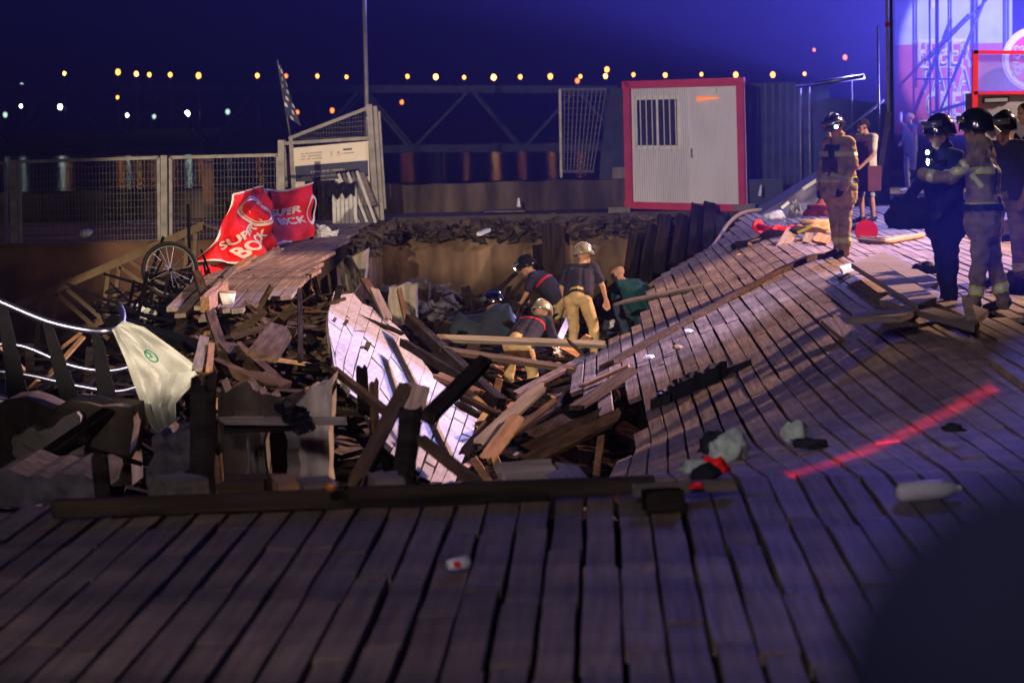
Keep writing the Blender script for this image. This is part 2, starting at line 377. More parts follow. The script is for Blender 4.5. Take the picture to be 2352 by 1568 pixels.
# standing remnant of the deck on the left
def SL(X, Y):
    z = 0.0
    if Y < 29: z = -.045*(29-Y)**1.5
    return Vector((X, Y, z))
mb = MB()
mb.bar((-4.4, 29.4, -.17), (-4.4, 46.4, -.17), .14, .22); mb.bar((-3.55, 29.4, -.17), (-4.2, 45.5, -.17), .12, .2)
ld = mb.build('deck_remnant', TIMB, kind='structure')
for i in range(9):
    x = -4.62+PIT*i; rn = random.Random(i+900)
    ys = butts(26.2+rn.uniform(-.3,.4)+(.8 if i > 5 else 0), 46.6, rn, 1.8, 3.2)
    xr_ = x+PIT; ymax = float(np.interp(-xr_, [3.3, 3.45, 3.9, 4.05], [29.5, 31.5, 40.5, 46.6]))+rn.uniform(-.5,.3); ys = [y for y in ys if y < ymax-.4]+[min(ymax, 46.6)]
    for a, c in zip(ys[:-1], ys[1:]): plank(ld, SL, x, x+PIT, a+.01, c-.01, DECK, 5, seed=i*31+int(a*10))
for i in range(30):
    x = -4.62-PIT*(i+1); rn = random.Random(i+1900)
    ys = butts(max(39.4, 36.0+i*.55), 46.6, rn, 1.8, 3.2)
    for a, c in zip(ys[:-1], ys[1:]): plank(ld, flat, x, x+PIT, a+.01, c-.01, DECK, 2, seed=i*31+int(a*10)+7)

# quay walls of the hole
def wall_mesh(name, x0, y0, x1, y1, zt, zb, th, m, nx=40, nz=14, rough=.05, **k):
    """upright concrete wall from (x0,y0) to (x1,y1), broken uneven surface and crest"""
    d = Vector((x1-x0, y1-y0, 0)); L = d.length; d.normalize(); n = Vector((d.y, -d.x, 0))
    vs = []; fs = []
    for side in (0, 1):
        for j in range(nz+1):
            for i in range(nx+1):
                s = i/nx*L; top = zt+.09*noise.noise((s*1.3, x0, 3))+.06*noise.noise((s*4, x0, 9))
                z = zb+(top-zb)*j/nz
                off = rough*noise.noise((s*1.1, z*1.6, x0*7))+rough*.5*noise.noise((s*4, z*5, x0))
                vs.append(Vector((x0, y0, 0))+d*s+n*((off+th*0) if side == 0 else -th)+Vector((0,0,z)))
    b = (nx+1)*(nz+1)
    for j in range(nz):
        for i in range(nx):
            a = j*(nx+1)+i; fs.append((a, a+1, a+nx+2, a+nx+1)); fs.append((b+a, b+a+nx+1, b+a+nx+2, b+a+1))
    for i in range(nx):
        a = nz*(nx+1)+i; fs.append((a, a+1, b+a+1, b+a))
    for j in range(nz):
        a = j*(nx+1); fs.append((a, a+nx+1, b+a+nx+1, b+a)); a += nx; fs.append((a, b+a, b+a+nx+1, a+nx+1))
    return mesh(name, vs, fs, m, smooth=False, **k)
QW_ = M('tide_stained_wall', (.22,.145,.095), .9, 0, .4, (4,4,.8), .5, 0, stain_shade=((1.2,1.2,.22), .45, 1.25))
# algae and tide mark: dark below the old waterline
nt = QW_.node_tree; bs = nt.nodes['Principled BSDF']; src = bs.inputs['Base Color'].links[0].from_socket
g = nt.nodes.new('ShaderNodeNewGeometry'); sp = nt.nodes.new('ShaderNodeSeparateXYZ'); nz_ = nt.nodes.new('ShaderNodeTexNoise'); nz_.inputs['Scale'].default_value = 2.2
ad = nt.nodes.new('ShaderNodeMath'); ad.operation = 'MULTIPLY_ADD'; ad.inputs[1].default_value = .8
nt.links.new(g.outputs['Position'], sp.inputs[0]); nt.links.new(g.outputs['Position'], nz_.inputs['Vector'])
nt.links.new(nz_.outputs['Fac'], ad.inputs[0]); nt.links.new(sp.outputs['Z'], ad.inputs[2])
mr = nt.nodes.new('ShaderNodeMapRange'); mr.inputs[1].default_value = -1.15; mr.inputs[2].default_value = -.45; mr.inputs[3].default_value = .13; mr.inputs[4].default_value = 1
nt.links.new(ad.outputs[0], mr.inputs[0]); mx = nt.nodes.new('ShaderNodeVectorMath'); mx.operation = 'SCALE'
nt.links.new(src, mx.inputs[0]); nt.links.new(mr.outputs[0], mx.inputs['Scale']); nt.links.new(mx.outputs[0], bs.inputs['Base Color'])
wall_mesh('quay_wall', -4.1, 46.75, 3.4, 46.75, -.42, -4, .2, QW_, 60, 18, .07, label='tide-stained concrete quay wall across the back of the hole', cat='wall')
wall_mesh('quay_wall', -4.05, 38.4, -4.05, 46.7, -.36, -4, .7, QW_, 50, 18, .06, label='pale stained concrete wall along the left of the hole under the deck remnant', cat='wall')
wall_mesh('parapet', -21, 49, 1.35, 49, .54, -.1, .35, CONCD, 70, 5, .015, label='low brown concrete parapet behind the fence and the hole', cat='parapet')
box('wall_block', (.25,48.75,.56), (.72,49.1,.78), CONC, label='small concrete block on the parapet under the mesh gate', cat='block')
# rubble layer between deck edge and wall crest
def rubble(name, n, fn, smin, smax, m, seed, **k):
    rn = random.Random(seed); mb = MB()
    for i in range(n):
        c = fn(rn); s = rn.uniform(smin, smax)
        vs = [c+Vector((rn.uniform(-1,1)*s, rn.uniform(-1,1)*s, rn.uniform(-.6,.6)*s)) for _ in range(7)]
        bm = bmesh.new()
        for v in vs: bm.verts.new(v)
        r = bmesh.ops.convex_hull(bm, input=bm.verts[:])
        bm.verts.index_update(); dead = [v for v in bm.verts if not v.link_faces]
        for v in dead: bm.verts.remove(v)
        bm.verts.index_update()
        mb.add([v.co.copy() for v in bm.verts], [[v.index for v in f.verts] for f in bm.faces]); bm.free()
    return mb.build(name, m, kind='stuff', **k)
rubble('rubble', 420, lambda r: Vector((r.uniform(-3.9,3.2), 46.55+r.uniform(-.25,.35), -.26+r.uniform(-.2,.16))), .05, .2, RUB, 3, label='dark rubble and soil crumbling along the broken deck edge', cat='rubble')
rubble('rubble', 260, lambda r: (lambda t: Vector((-3.85+r.uniform(-.3,.25), 38.2+t*8.4, -.27+r.uniform(-.1,.2))))(r.random()), .04, .15, RUB, 4, label='crumbled stone along the crest of the left wall', cat='rubble')
rubble('rubble', 320, lambda r: (lambda a: Vector((-3.1+r.uniform(-.7,.7), 41.5+r.uniform(-2.4,2.8), -1.15+r.uniform(-.35,.1)-.1*abs(a))))(r.gauss(0,1)), .06, .22, STONE, 5, label='heap of broken stone at the foot of the left wall', cat='rubble')
# bottom of the hole: wet mud and broken ground
vs = []; fs = []; nx, ny = 46, 90
for j in range(ny+1):
    for i in range(nx+1):
        x = -9.5+12.5*i/nx; y = 11.2+35.5*j/ny
        z = -2.0+.28*noise.noise((x*.8, y*.5, 1))+.14*noise.noise((x*2.3, y*2, 4))
        if x < -3.6: z += min(.5, (-3.6-x)*.2)*(1 if y < 30 else .2)
        vs.append((x, y, z))
for j in range(ny):
    for i in range(nx):
        a = j*(nx+1)+i; fs.append((a, a+1, a+nx+2, a+nx+1))
mesh('hole_floor', vs, fs, RUB, kind='structure')
# loose sticks and shards strewn over the floor
def sticks(name, n, fn, m, seed, lmin, lmax, wmin, wmax, **k):
    rn = random.Random(seed); mb = MB()
    for i in range(n):
        c = fn(rn); L = rn.uniform(lmin, lmax); d = Vector((rn.uniform(-1,1), rn.uniform(-1,1), rn.gauss(0,.3))).normalized()
        mb.bar(c-d*L/2, c+d*L/2, rn.uniform(wmin, wmax), rn.uniform(.015,.04), up=(rn.uniform(-.5,.5), rn.uniform(-.5,.5), 1))
    return mb.build(name, m, kind='stuff', **k)
sticks('debris', 150, lambda r: Vector((r.uniform(-1.6,.3), r.uniform(14,36), -1.8+r.uniform(0,.35))), RAW, 21, .25, 1.2, .05, .14, label='splintered boards strewn over the bottom of the hole', cat='debris')
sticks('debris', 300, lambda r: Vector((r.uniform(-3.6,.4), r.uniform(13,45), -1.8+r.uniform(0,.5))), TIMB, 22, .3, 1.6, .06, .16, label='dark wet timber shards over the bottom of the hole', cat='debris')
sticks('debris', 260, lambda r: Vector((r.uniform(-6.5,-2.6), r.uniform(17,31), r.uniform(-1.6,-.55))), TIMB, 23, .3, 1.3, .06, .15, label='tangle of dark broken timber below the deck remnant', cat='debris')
sticks('debris', 40, lambda r: Vector((r.uniform(-6.2,-2.9), r.uniform(18,31), r.uniform(-1.2,-.5))), RAW, 24, .2, .8, .04, .1, label='pale splinters caught in the timber tangle on the left', cat='debris')
sticks('debris', 110, lambda r: (lambda t: Vector((-3.25+t*.95+r.gauss(0,.06)-.1, 29.5-t*4.6, -.42-t*.62+r.gauss(0,.10))))(r.random()), TIMB2, 25, .2, .6, .02, .06, label='fringe of torn joist ends along the left of the bright boards', cat='debris')

sticks('debris', 130, lambda r: Vector((r.uniform(-4.2,-3.3), r.uniform(24.5,31), r.uniform(-1.1,-.3))), TIMB2, 26, .3, 1.1, .04, .10, label='dense brown splinters spilling from the near end of the deck remnant', cat='debris')
sticks('debris', 90, lambda r: Vector((r.uniform(-5.9,-4.6), r.uniform(28.5,33), r.uniform(-.7,-.15))), BLKM, 27, .3, 1.2, .015, .04, label='black tangle of bent rods and sticks around the bicycle', cat='debris')
# ---------------------------------------------------------------- the tilted sheet of boards lit cold white
PA, PB, PC = W(770,668,31), W(968,1095,19.5), W(1100,950,27.5)
PN = (PB-PA).cross(PC-PA).normalized()
if PN.z < 0: PN = -PN
SEAMS = [   # seam lines: (u,v) from the far end to the near end, traced along the sheet
 [(768,668),(752,725),(756,770),(771,860)],[(812,672),(790,745),(768,812),(776,872)],[(832,695),(808,775),(790,830),(787,885)],
 [(858,706),(834,775),(813,850),(802,905)],[(882,722),(860,800),(838,865),(826,930)],
 [(922,757),(893,830),(868,905),(850,985)],[(952,798),(925,870),(897,945),(868,1010)],[(979,838),(955,905),(925,985),(893,1045)],
 [(1004,872),(982,935),(952,1010),(925,1075)],[(1030,890),(1010,955),(985,1030),(958,1105)],[(1056,908),(1035,975),(1010,1050),(985,1113)],[(1084,925),(1062,990),(1035,1065),(1010,1118)],[(1106,950),(1085,1000),(1062,1060),(1040,1122)]]
mb = MB()
for a, c in (((800,720),(965,1075)),((850,740),(1030,1060))):
    p, q = onplane(*a, PA, PN)-PN*.16, onplane(*c, PA, PN)-PN*.16; mb.bar(p, q, .12, .2)
cs = mb.build('tilted_deck', TIMB, kind='structure')
def along(pl, t):
    t = max(0, min(1, t))*(len(pl)-1); i = min(int(t), len(pl)-2); f = t-i
    return (pl[i][0]+(pl[i+1][0]-pl[i][0])*f, pl[i][1]+(pl[i+1][1]-pl[i][1])*f)
rn = random.Random(77)
for i in range(len(SEAMS)-1):
    cuts = [0, rn.uniform(.25,.45), rn.uniform(.6,.8), 1]
    for a, c in zip(cuts[:-1], cuts[1:]):
        L = []; n = 4
        for s in range(n+1):
            t = a+.006+(c-a-.012)*s/n
            e0 = rn.uniform(0,.05) if (c == 1 and s == n) else 0; e1 = rn.uniform(.05,.14) if (c == 1 and s == n) else 0
            p = onplane(*along(SEAMS[i], t-e0), PA, PN); q = onplane(*along(SEAMS[i+1], t-e1-(.10 if a == 0 and s == 0 else 0)*0), PA, PN)
            d = (q-p); g_ = .010/d.length; p, q = p+d*g_, q-d*g_
            h = rn.uniform(-.004,.004); L.append((p+PN*h, q+PN*h))
        vs = []
        for p, q in L: vs += [p, q, q-PN*.045, p-PN*.045]
        fs = [(x*4+j, x*4+4+j, x*4+4+(j+1) % 4, x*4+(j+1) % 4) for x in range(n) for j in range(4)]+[(0,1,2,3),(n*4+3,n*4+2,n*4+1,n*4)]
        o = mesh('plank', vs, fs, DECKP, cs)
        bm = bmesh.new(); bm.from_mesh(o.data); bmesh.ops.recalc_face_normals(bm, faces=bm.faces); bm.to_mesh(o.data); bm.free()
# ---------------------------------------------------------------- far harbour: lamps, footbridge, fence, sign
def glow(name, col, st):
    m = bpy.data.materials.new(name); m.use_nodes = True; b = m.node_tree.nodes['Principled BSDF']
    b.inputs['Base Color'].default_value = (*col, 1); b.inputs['Emission Color'].default_value = (*col, 1); b.inputs['Emission Strength'].default_value = st; return m
AMB = [glow('sodium_lamp_glow', (1,.34,.045), 8), glow('dim_sodium_lamp_glow', (1,.24,.035), 2.8), glow('bright_sodium_lamp_glow', (1,.42,.08), 13)]
COOL = [glow('cool_lamp_glow', (.75,1,.92), 11), glow('dim_cool_lamp_glow', (.5,.75,.6), 1.6)]
LY = 600
lamps = [(148,169,2),(271,166,0),(313,170,2),(343,172,0),(391,172,0),(456,174,0),(591,174,0),(657,175,1),(729,175,0),(796,177,0),(936,176,0),(1001,177,2),(1066,178,0),(1134,178,2),(1195,177,0),(1264,176,0),(1333,176,0),(1326,186,1),(1391,175,2),(1394,160,0),(1455,172,0),(1528,173,0),(1611,171,0),(1690,172,0),(1775,172,0),(1848,170,0),(1941,132,1),(1870,115,1)]
low = [(270,224,0),(683,258,1),(763,254,1),(923,235,1)]
white = [(48,244,0),(138,246,0),(292,265,0),(354,268,1),(430,261,0),(12,264,1),(50,196,1),(523,257,1)]
def lamp(u, v, mat, r, name, lab, cat, grp, top=True):
    p = W(u, v, LY); t = empty(name, (p.x, p.y, 2.0), lab, cat, grp)
    MB().tube([(p.x, p.y, 1.9), (p.x, p.y, max(p.z-r, 2.3))], .12, 5).build('pole', DKST, t)
    r *= .66+.5*((int(u*7.3) % 10)/10)
    MB().ellipsoid(p, ((r,0,0),(0,r,0),(0,0,r*1.25)), 0, 8, 6).build('lamp_head', mat, t, smooth=True)
ORD = ['first','second','third','fourth','fifth','sixth','seventh','eighth','ninth','tenth','eleventh','twelfth']
def lamp_place(lst, u, v):
    """where a lamp stands in its row, told by the nearest landmark"""
    zones = [(-1,640,'from the left edge before the flag pole'),(640,838,'after the flag pole before the light pole'),(838,1285,'after the light pole before the mesh gate'),(1285,1430,'above the mesh gate before the cabin'),(1430,1712,'above the cabin roof'),(1712,2352,'right of the cabin')]
    for a, b, s in zones:
        if a <= u < b:
            us = sorted(q[0] for q in lst if a <= q[0] < b); return ORD[us.index(u)], s
for i, (u, v, k) in enumerate(lamps):
    o_, s_ = lamp_place(lamps, u, v); adj = 'dim reddish' if k == 1 else 'bright amber' if k == 2 else 'amber'
    lamp(u, v, AMB[k], .52 if k != 1 else .45, 'harbour_lamp', f'{o_} lamp of the long row {s_}, {adj}', 'street lamp', 'amber lamps along the breakwater')
for u, v, k in low:
    o_, s_ = lamp_place(low, u, v); lamp(u, v, AMB[1 if k else 0], .45, 'harbour_lamp', f'{o_} amber lamp hanging below the long row {s_}', 'street lamp', 'lower amber lamps')
for u, v, k in white:
    o_, s_ = lamp_place(white, u, v); lamp(u, v, COOL[k], .52, 'dock_lamp', f'{o_} pale greenish lamp low behind the footbridge {s_}', 'street lamp', 'white dock lamps')

BY = 100
def WB(u, v): return W(u, v, BY)
fb = empty('footbridge', (W(300,345,BY).x, BY, -2), 'dark blue steel truss footbridge crossing the harbour behind the fence', 'footbridge')
for yy in (0, 2.2):
    o = Vector((0, yy, 0))
    MB().bar(WB(-60,202)+o, WB(1420,206)+o, .14, .30).build('top_chord', DKST, fb)
    MB().bar(WB(-60,350)+o, WB(1420,338)+o, .2, .26).build('bottom_chord', DKST, fb)
    tops = [-110, 118, 350, 588, 828, 1080, 1325]; bots = [5, 245, 475, 706, 945, 1199, 1440]
    for t_, b in zip(tops, bots):
        MB().bar(WB(t_,205)+o, WB(b,345)+o, .12, .12).build('diagonal', DKST, fb)
    for t_, b in zip(tops[1:], bots[:-1]):
        MB().bar(WB(b,345)+o, WB(t_,205)+o, .12, .12).build('diagonal', DKST, fb)
MB().bar(WB(-60,357)+Vector((0,1.1,0)), WB(1420,344)+Vector((0,1.1,0)), 2.2, .1).build('walkway', DKST, fb)
for x in (-60, 475, 1000):
    p = WB(x, 350); MB().tube([(p.x, BY+1.1, -4), (p.x, BY+1.1, p.z)], .22, 8).build('pile', DKST, fb)

def grid_mesh(name, P, nu, nv, r, mat, parent):
    """welded wire grid: P(s,t) gives the panel's points"""
    mb = MB()
    for i in range(nu+1): mb.bar(P(i/nu,0), P(i/nu,1), r, r, up=(0,1,0))
    for j in range(nv+1): mb.bar(P(0,j/nv), P(1,j/nv), r, r, up=(0,1,0))
    return mb.build(name, mat, parent)
def bil(a, b, c, d): return lambda s, t: (a*(1-s)+b*s)*(1-t)+(d*(1-s)+c*s)*t   # a b top, d c bottom
# welded mesh fence on the left quay
FY = 39.6
fe = empty('mesh_fence', G(200,562,0), 'galvanised welded mesh fence with double posts on the left quay', 'fence')
for (ut, vt, ub, vb) in ((30,368,33,566),(377,357,378,556),(646,322,648,500)):
    for o in (0,): MB().bar(W(ut,vt,FY), W(ub,vb,FY), .10, .08, up=(0,1,0)).build('post', GALV, fe)
for (a, b, c, d) in (((-90,378),(12,374),(16,562),(-80,566)),((44,372),(364,362),(366,554),(47,562)),((392,362),(638,356),(640,548),(393,556))):
    q = [W(*x, FY+.02) for x in (a, b, c, d)]; P = bil(*q); fr = MB()
    for i in range(4): fr.bar(q[i], q[(i+1) % 4], .05, .05, up=(0,1,0))
    f = fr.build('panel_frame', GALV, fe)
    nu = max(6, int((q[1]-q[0]).length/.055)); grid_mesh('wire_grid', P, nu, 12, .006, WIRE, f)
bm_ = MB().bar(W(478,360,41), W(480,470,41), .16, .12, up=(0,1,0)); bm_.build('rusty_post', QRED, label='rusty upright stump standing behind the mesh fence', cat='post')
MB().ellipsoid(W(195,536,40.5), ((.13,.02,.02),(0,.09,.02),(0,.03,.07))).build('paper_scrap', WHITE, smooth=True, label='white scrap of paper lying behind the mesh fence', cat='litter')

# sign with slanted top
SY = 45.2
sg = empty('sign_board', W(770,505,SY), 'cream and navy information board in a steel frame with slanted mesh top', 'sign')
q = lambda u, v, dy=0: W(u, v, SY+dy)
MB().bar(q(668,316), q(679,520), .07, .07, up=(0,1,0)).build('frame_post', GALV, sg)
MB().bar(q(651,322,.6), q(656,430,.6), .08, .07, up=(0,1,0)).build('frame_post', GALV, sg)
MB().bar(q(848,240), q(866,512), .10, .10, up=(0,1,0)).build('frame_post', GALV, sg)
MB().bar(q(857,244,.2), q(874,508,.2), .14, .06, up=(0,1,0)).build('frame_post', GALV, sg)
MB().bar(q(869,256,.35), q(883,480,.35), .07, .07, up=(0,1,0)).build('frame_post', GALV, sg)
MB().bar(q(664,318), q(850,246), .06, .06, up=(0,1,0)).build('slanted_rail', GALV, sg)
MB().bar(q(646,330), q(850,317), .06, .12, up=(0,1,0)).build('cross_rail', GALV, sg)
mb = MB()
for i in range(26):
    u = 676+i*6.7; mb.bar(q(u,316-(u-676)*.383,.03), q(u,327-(u-676)*.06,.03), .007, .007, up=(0,1,0))
for j in range(5):
    u0_ = 690+j*30; mb.bar(q(u0_, 318-j*11.5,.03), q(850, 314-j*12.5,.03), .007, .007, up=(0,1,0))
mb.build('wire_grid', WIRE, sg)
pq = [q(674,340), q(846,324), q(851,470), q(680,480)]; n_ = Vector((0,-1,0)); BP = bil(*pq)
slab('panel', pq, n_, .03, CREAM, sg)
def patch(name, P, s0, t0, s1, t1, m, parent, off=.006):
    c = [P(s0,t0), P(s1,t0), P(s1,t1), P(s0,t1)]; c = [x+Vector((0,-off,0)) for x in c]
    return slab(name, c, n_, .004, m, parent)
patch('navy_band', BP, .01, .30, .985, .56, NAVY, sg)
rn = random.Random(5)
def greek(P, s0, s1, t, h, m, parent, name='text_line'):
    mb = MB(); s = s0
    while s < s1:
        w_ = rn.uniform(.006,.02)
        if rn.random() > .18:
            c = [P(s,t), P(s+w_*.8,t), P(s+w_*.8,t+h), P(s,t+h)]; c = [x+Vector((0,-.012,0)) for x in c]; mb.add(c, [(0,3,2,1)])
        s += w_
    return mb.build(name, m, parent)
for t in (.10,.145,.19): greek(BP, .07+rn.uniform(0,.05), .38, t, .02, GREYP, sg)
greek(BP, .66, .78, .085, .03, NAVY, sg); greek(BP, .64, .8, .15, .02, GREYP, sg); greek(BP, .22, .66, .40, .03, GREYP, sg); greek(BP, .1, .72, .485, .02, GREYP, sg); greek(BP, .3, .9, .62, .015, GREYP, sg)
def textmesh(body, size=1.0, res=3):
    c = bpy.data.curves.new('txt', 'FONT'); c.body = body; c.size = size; c.align_x = 'CENTER'; c.align_y = 'CENTER'; c.resolution_u = res
    o = bpy.data.objects.new('txt', c); COL.objects.link(o); dg = bpy.context.evaluated_depsgraph_get()
    me = bpy.data.meshes.new_from_object(o.evaluated_get(dg)); COL.objects.unlink(o); bpy.data.objects.remove(o)
    vs = [v.co.copy() for v in me.vertices]; fs = [list(p.vertices) for p in me.polygons]; bpy.data.meshes.remove(me)
    return vs, fs
def letters(name, body, fn, m, parent, bold=0, **k):
    """lettering mapped through fn(x, y); height of a line is about 1"""
    vs, fs = textmesh(body); mb = MB().add([fn(v.x, v.y) for v in vs], fs)
    if bold:
        for dx, dy in ((bold,0),(-bold,0),(0,bold),(0,-bold)): mb.add([fn(v.x+dx, v.y+dy)+Vector((0,.002*(dx+dy)/bold,0)) for v in vs], fs)
    return mb.build(name, m, parent, **k)
letters('lettering', 'V', lambda x, y: BP(.505+x*.06, .16-y*.13)+Vector((0,-.012,0)), GREYP, sg)
letters('lettering', 'M', lambda x, y: BP(.60+x*.05, .16-y*.13)+Vector((0,-.012,0)), GREYP, sg)

lp = empty('light_pole', W(868,505,46.4), 'tall thin grey light pole rising behind the sign board', 'pole')
MB().tube([W(848,500,46.4), W(842,245,46.4), W(834,-120,46.4)], [.05,.045,.035], 8).build('mast', GALV, lp, smooth=True)
fp = empty('flag_pole', W(668,330,45.6), 'short leaning pole with a limp dark blue and white flag beside the sign board', 'flag pole')
MB().tube([W(672,345,45.6), W(637,138,45.6)], .018, 6).build('mast', GALV, fp, smooth=True)
mb = MB(); ns = 14
for i in range(ns+1):
    t = i/ns; a = W(639+t*20, 150+t*118, 45.55); wd = .05+.20*t
    for j in range(5):
        mb.v.append(a+Vector((wd*j/4, .06*math.sin(j*2.1+t*5), -.18*j/4*t)))
for i in range(ns):
    for j in range(4):
        a = i*5+j; mb.f.append([a, a+1, a+6, a+5]); mb.m.append(1 if (i+j*2) % 5 == 0 else 0)
mb.build('flag', [NAVY, WHTC], fp, smooth=True)

# things stacked before the sign
t = empty('slatted_panel', W(785,520,44.3), 'white panel of upright slats leaning before the sign board', 'panel')
for i in range(6):
    u = 768+i*9.6; MB().bar(W(u-1+0,440-i*1.2,44.4), W(u+1,520-i*.4,44.2), .062, .03, up=(0,1,0)).build('slat', WHITE, t)
MB().bar(W(762,446,44.43), W(820,438,44.43), .03, .05, up=(0,1,0)).build('back_rail', GALV, t)
MB().bar(W(766,508,44.3), W(822,505,44.3), .03, .05, up=(0,1,0)).build('back_rail', GALV, t)
mb = MB(); n = 16
for i in range(n+1):
    for j in range(5):
        u = 750+i*4.1; v = [425, 430, 437, 446, 452+6*math.sin(i*1.3)][j]-i*.25
        mb.v.append(W(u, v, 44.28)+Vector((0, [.25,.05,-.04,-.06,-.06][j]+.02*math.sin(i*1.7+j), .02*math.sin(i*.9))))
for i in range(n):
    for j in range(4): a = i*5+j; mb.f.append([a, a+5, a+6, a+1]); mb.m.append(0)
o = mb.build('black_cloth', BLKCL, smooth=True, label='black cloth folded over the top of the white slatted panel', cat='cloth'); md = o.modifiers.new('s', 'SOLIDIFY'); md.thickness = .015
t = empty('folded_bench', W(840,515,44.6), 'stack of pale folded bench slats leaning to the left against the sign board', 'bench')
for i in range(5):
    MB().bar(W(778+i*10.5,400-i*1.5,44.9), W(826+i*9.2,516-i*1.2,44.4), .05, .04, up=(0,1,0)).build('slat', GALV if i % 2 else WHITE, t)
MB().bar(W(772,398,44.95), W(824,391,44.95), .05, .05, up=(0,1,0)).build('cross_bar', BLKM, t)
slab('seat_board', [W(818,398,44.95), W(836,396,44.95), W(864,470,44.6), W(846,474,44.6)], n_, .03, GREYW, t)
t = empty('railing_section', W(740,505,44.7), 'dark section of upright railing bars between the red banner and the white slatted panel', 'railing')
for i in range(7): MB().bar(W(708+i*8.4,420+i*.2,44.7), W(711+i*8.4,506,44.7), .05, .03, up=(0,1,0)).build('bar', TIMB, t)
MB().bar(W(700,420,44.72), W(770,416,44.72), .05, .05, up=(0,1,0)).build('rail', TIMB, t)

# ---------------------------------------------------------------- red banner draped on a barrier along the deck remnant
def cloth(name, P, nu, nv, bulge, mat, parent, th=.01):
    vs = [P(i/nu, j/nv)+bulge(i/nu, j/nv) for j in range(nv+1) for i in range(nu+1)]
    fs = [(j*(nu+1)+i, j*(nu+1)+i+1, (j+1)*(nu+1)+i+1, (j+1)*(nu+1)+i) for j in range(nv) for i in range(nu)]
    o = mesh(name, vs, fs, mat, parent, smooth=True)
    return o
rb = empty('red_banner', W(560,610,34.5), 'crumpled red advertising banner with white lettering draped over a barrier', 'banner')
L4 = [W(531,447,33.2), W(600,427,35.4), W(634,586,35), W(446,612,32.3)]; LP = bil(*L4)
R4 = [W(604,434,35.5), W(716,419,38.3), W(723,543,38.1), W(632,566,35.6)]; RP = bil(*R4)
nrm = Vector((.75,-.6,.1)).normalized()
def lb(s, t): return nrm*(.13*math.sin(s*7+t*3+.5)*(.3+t)+.07*math.sin(s*15-t*9)*(.3+t)+.04*math.sin(t*11+s*4)+.06*abs(math.sin(s*9+t*6)))+Vector((0,0,.05*math.sin(s*9)*(t > .8)*(t-.8)*5))
def rbf(s, t): return nrm*(-.16*math.sin(math.pi*s)*math.sin(math.pi*min(1, t*1.1))+.03*math.sin(s*14+t*5)+.025*math.sin(t*13-s*3))+Vector((0,0,-.06*math.sin(math.pi*s)*(1-t)))
cloth('left_sheet', LP, 34, 30, lb, REDC, rb); cloth('right_sheet', RP, 30, 24, rbf, REDC, rb)
def lmap(s, t, off=.014): return LP(s, t)+lb(s, t)+nrm*off
def rmap(s, t, off=.014): return RP(s, t)+rbf(s, t)+nrm*off
def strip(name, fn, pts, wd, m, parent):
    mb = MB()
    for (a, b) in zip(pts[:-1], pts[1:]):
        n = 6
        for i in range(n):
            s0, t0 = a[0]+(b[0]-a[0])*i/n, a[1]+(b[1]-a[1])*i/n; s1, t1 = a[0]+(b[0]-a[0])*(i+1)/n, a[1]+(b[1]-a[1])*(i+1)/n
            d = Vector((s1-s0, t1-t0, 0)); d.normalize(); nx_, ny_ = -d.y*wd, d.x*wd
            mb.add([fn(s0-nx_,t0-ny_), fn(s1-nx_,t1-ny_), fn(s1+nx_,t1+ny_), fn(s0+nx_,t0+ny_)], [(0,1,2,3)])
    return mb.build(name, m, parent)
strip('hem', lmap, [(.0,.0),(.5,.0),(1,.0)], .012, WHTC, rb); strip('hem', lmap, [(0,0),(0,.5),(0,1)], .012, WHTC, rb); strip('hem', lmap, [(0,.99),(.3,.985),(.55,.99)], .014, WHTC, rb)
strip('hem', rmap, [(0,.01),(.5,.01),(1,.01)], .016, WHTC, rb); strip('hem', rmap, [(0,0),(0,.5),(0,1)], .014, WHTC, rb); strip('hem', rmap, [(.0,.97),(.2,.95),(.45,.99)], .02, WHTC, rb)
# round badge and lettering
def ring(name, fn, c, r0_, r1_, m, parent, ang=0, sx=1, sy=1):
    mb = MB(); n = 36; ca, sa = math.cos(ang), math.sin(ang)
    def P(r, a): x, y = r*math.cos(a)*sx, r*math.sin(a)*sy; return fn(c[0]+x*ca-y*sa, c[1]+x*sa+y*ca)
    for i in range(n):
        a, b = 2*math.pi*i/n, 2*math.pi*(i+1)/n
        mb.add([P(r0_,a), P(r1_,a), P(r1_,b), P(r0_,b)], [(0,1,2,3)])
    return mb.build(name, m, parent)
ring('badge_ring', lambda s, t: lmap(s, t, .016), (.70,.33), .16, .19, WHTC, rb, .95, 1.35, .95)
ring('badge_ring', lambda s, t: lmap(s, t, .016), (.70,.33), .135, .15, CREAM, rb, .95, 1.35, .95)
def ltxt(cx, cy, size, ang, sq=1, fn=lmap, off=.018):
    ca, sa = math.cos(ang), math.sin(ang)
    return lambda x, y: fn(cx+(x*ca*size+y*sa*size*sq), cy+(x*sa*size-y*ca*size*sq), off)
patch_ = MB(); P_ = ltxt(.76,.37,.1,.95)
patch_.add([P_(-1.3,-1.0), P_(1.3,-1.0), P_(1.3,.95), P_(-1.3,.95)], [(0,1,2,3)]).build('badge_block', WHTC, rb)
letters('lettering', 'SUPER', ltxt(.79,.33,.075,.95, off=.024), REDC, rb, .03); letters('lettering', 'BOCK', ltxt(.735,.405,.075,.95, off=.024), REDC, rb, .03)
letters('lettering', 'SUPER', ltxt(.50,.66,.15,-.62,1.2), WHTC, rb, .035); letters('lettering', 'BOCK', ltxt(.64,.78,.15,-.62,1.2), WHTC, rb, .035)
letters('lettering', 'SUPER', ltxt(.50,.42,.21,.02,.85,rmap), WHTC, rb, .04); letters('lettering', 'BOCK', ltxt(.54,.61,.21,.10,.85,rmap), WHTC, rb, .04)
ring('badge_ring', rmap, (.97,.50), .13, .17, WHTC, rb, 0, .5, 1.6)
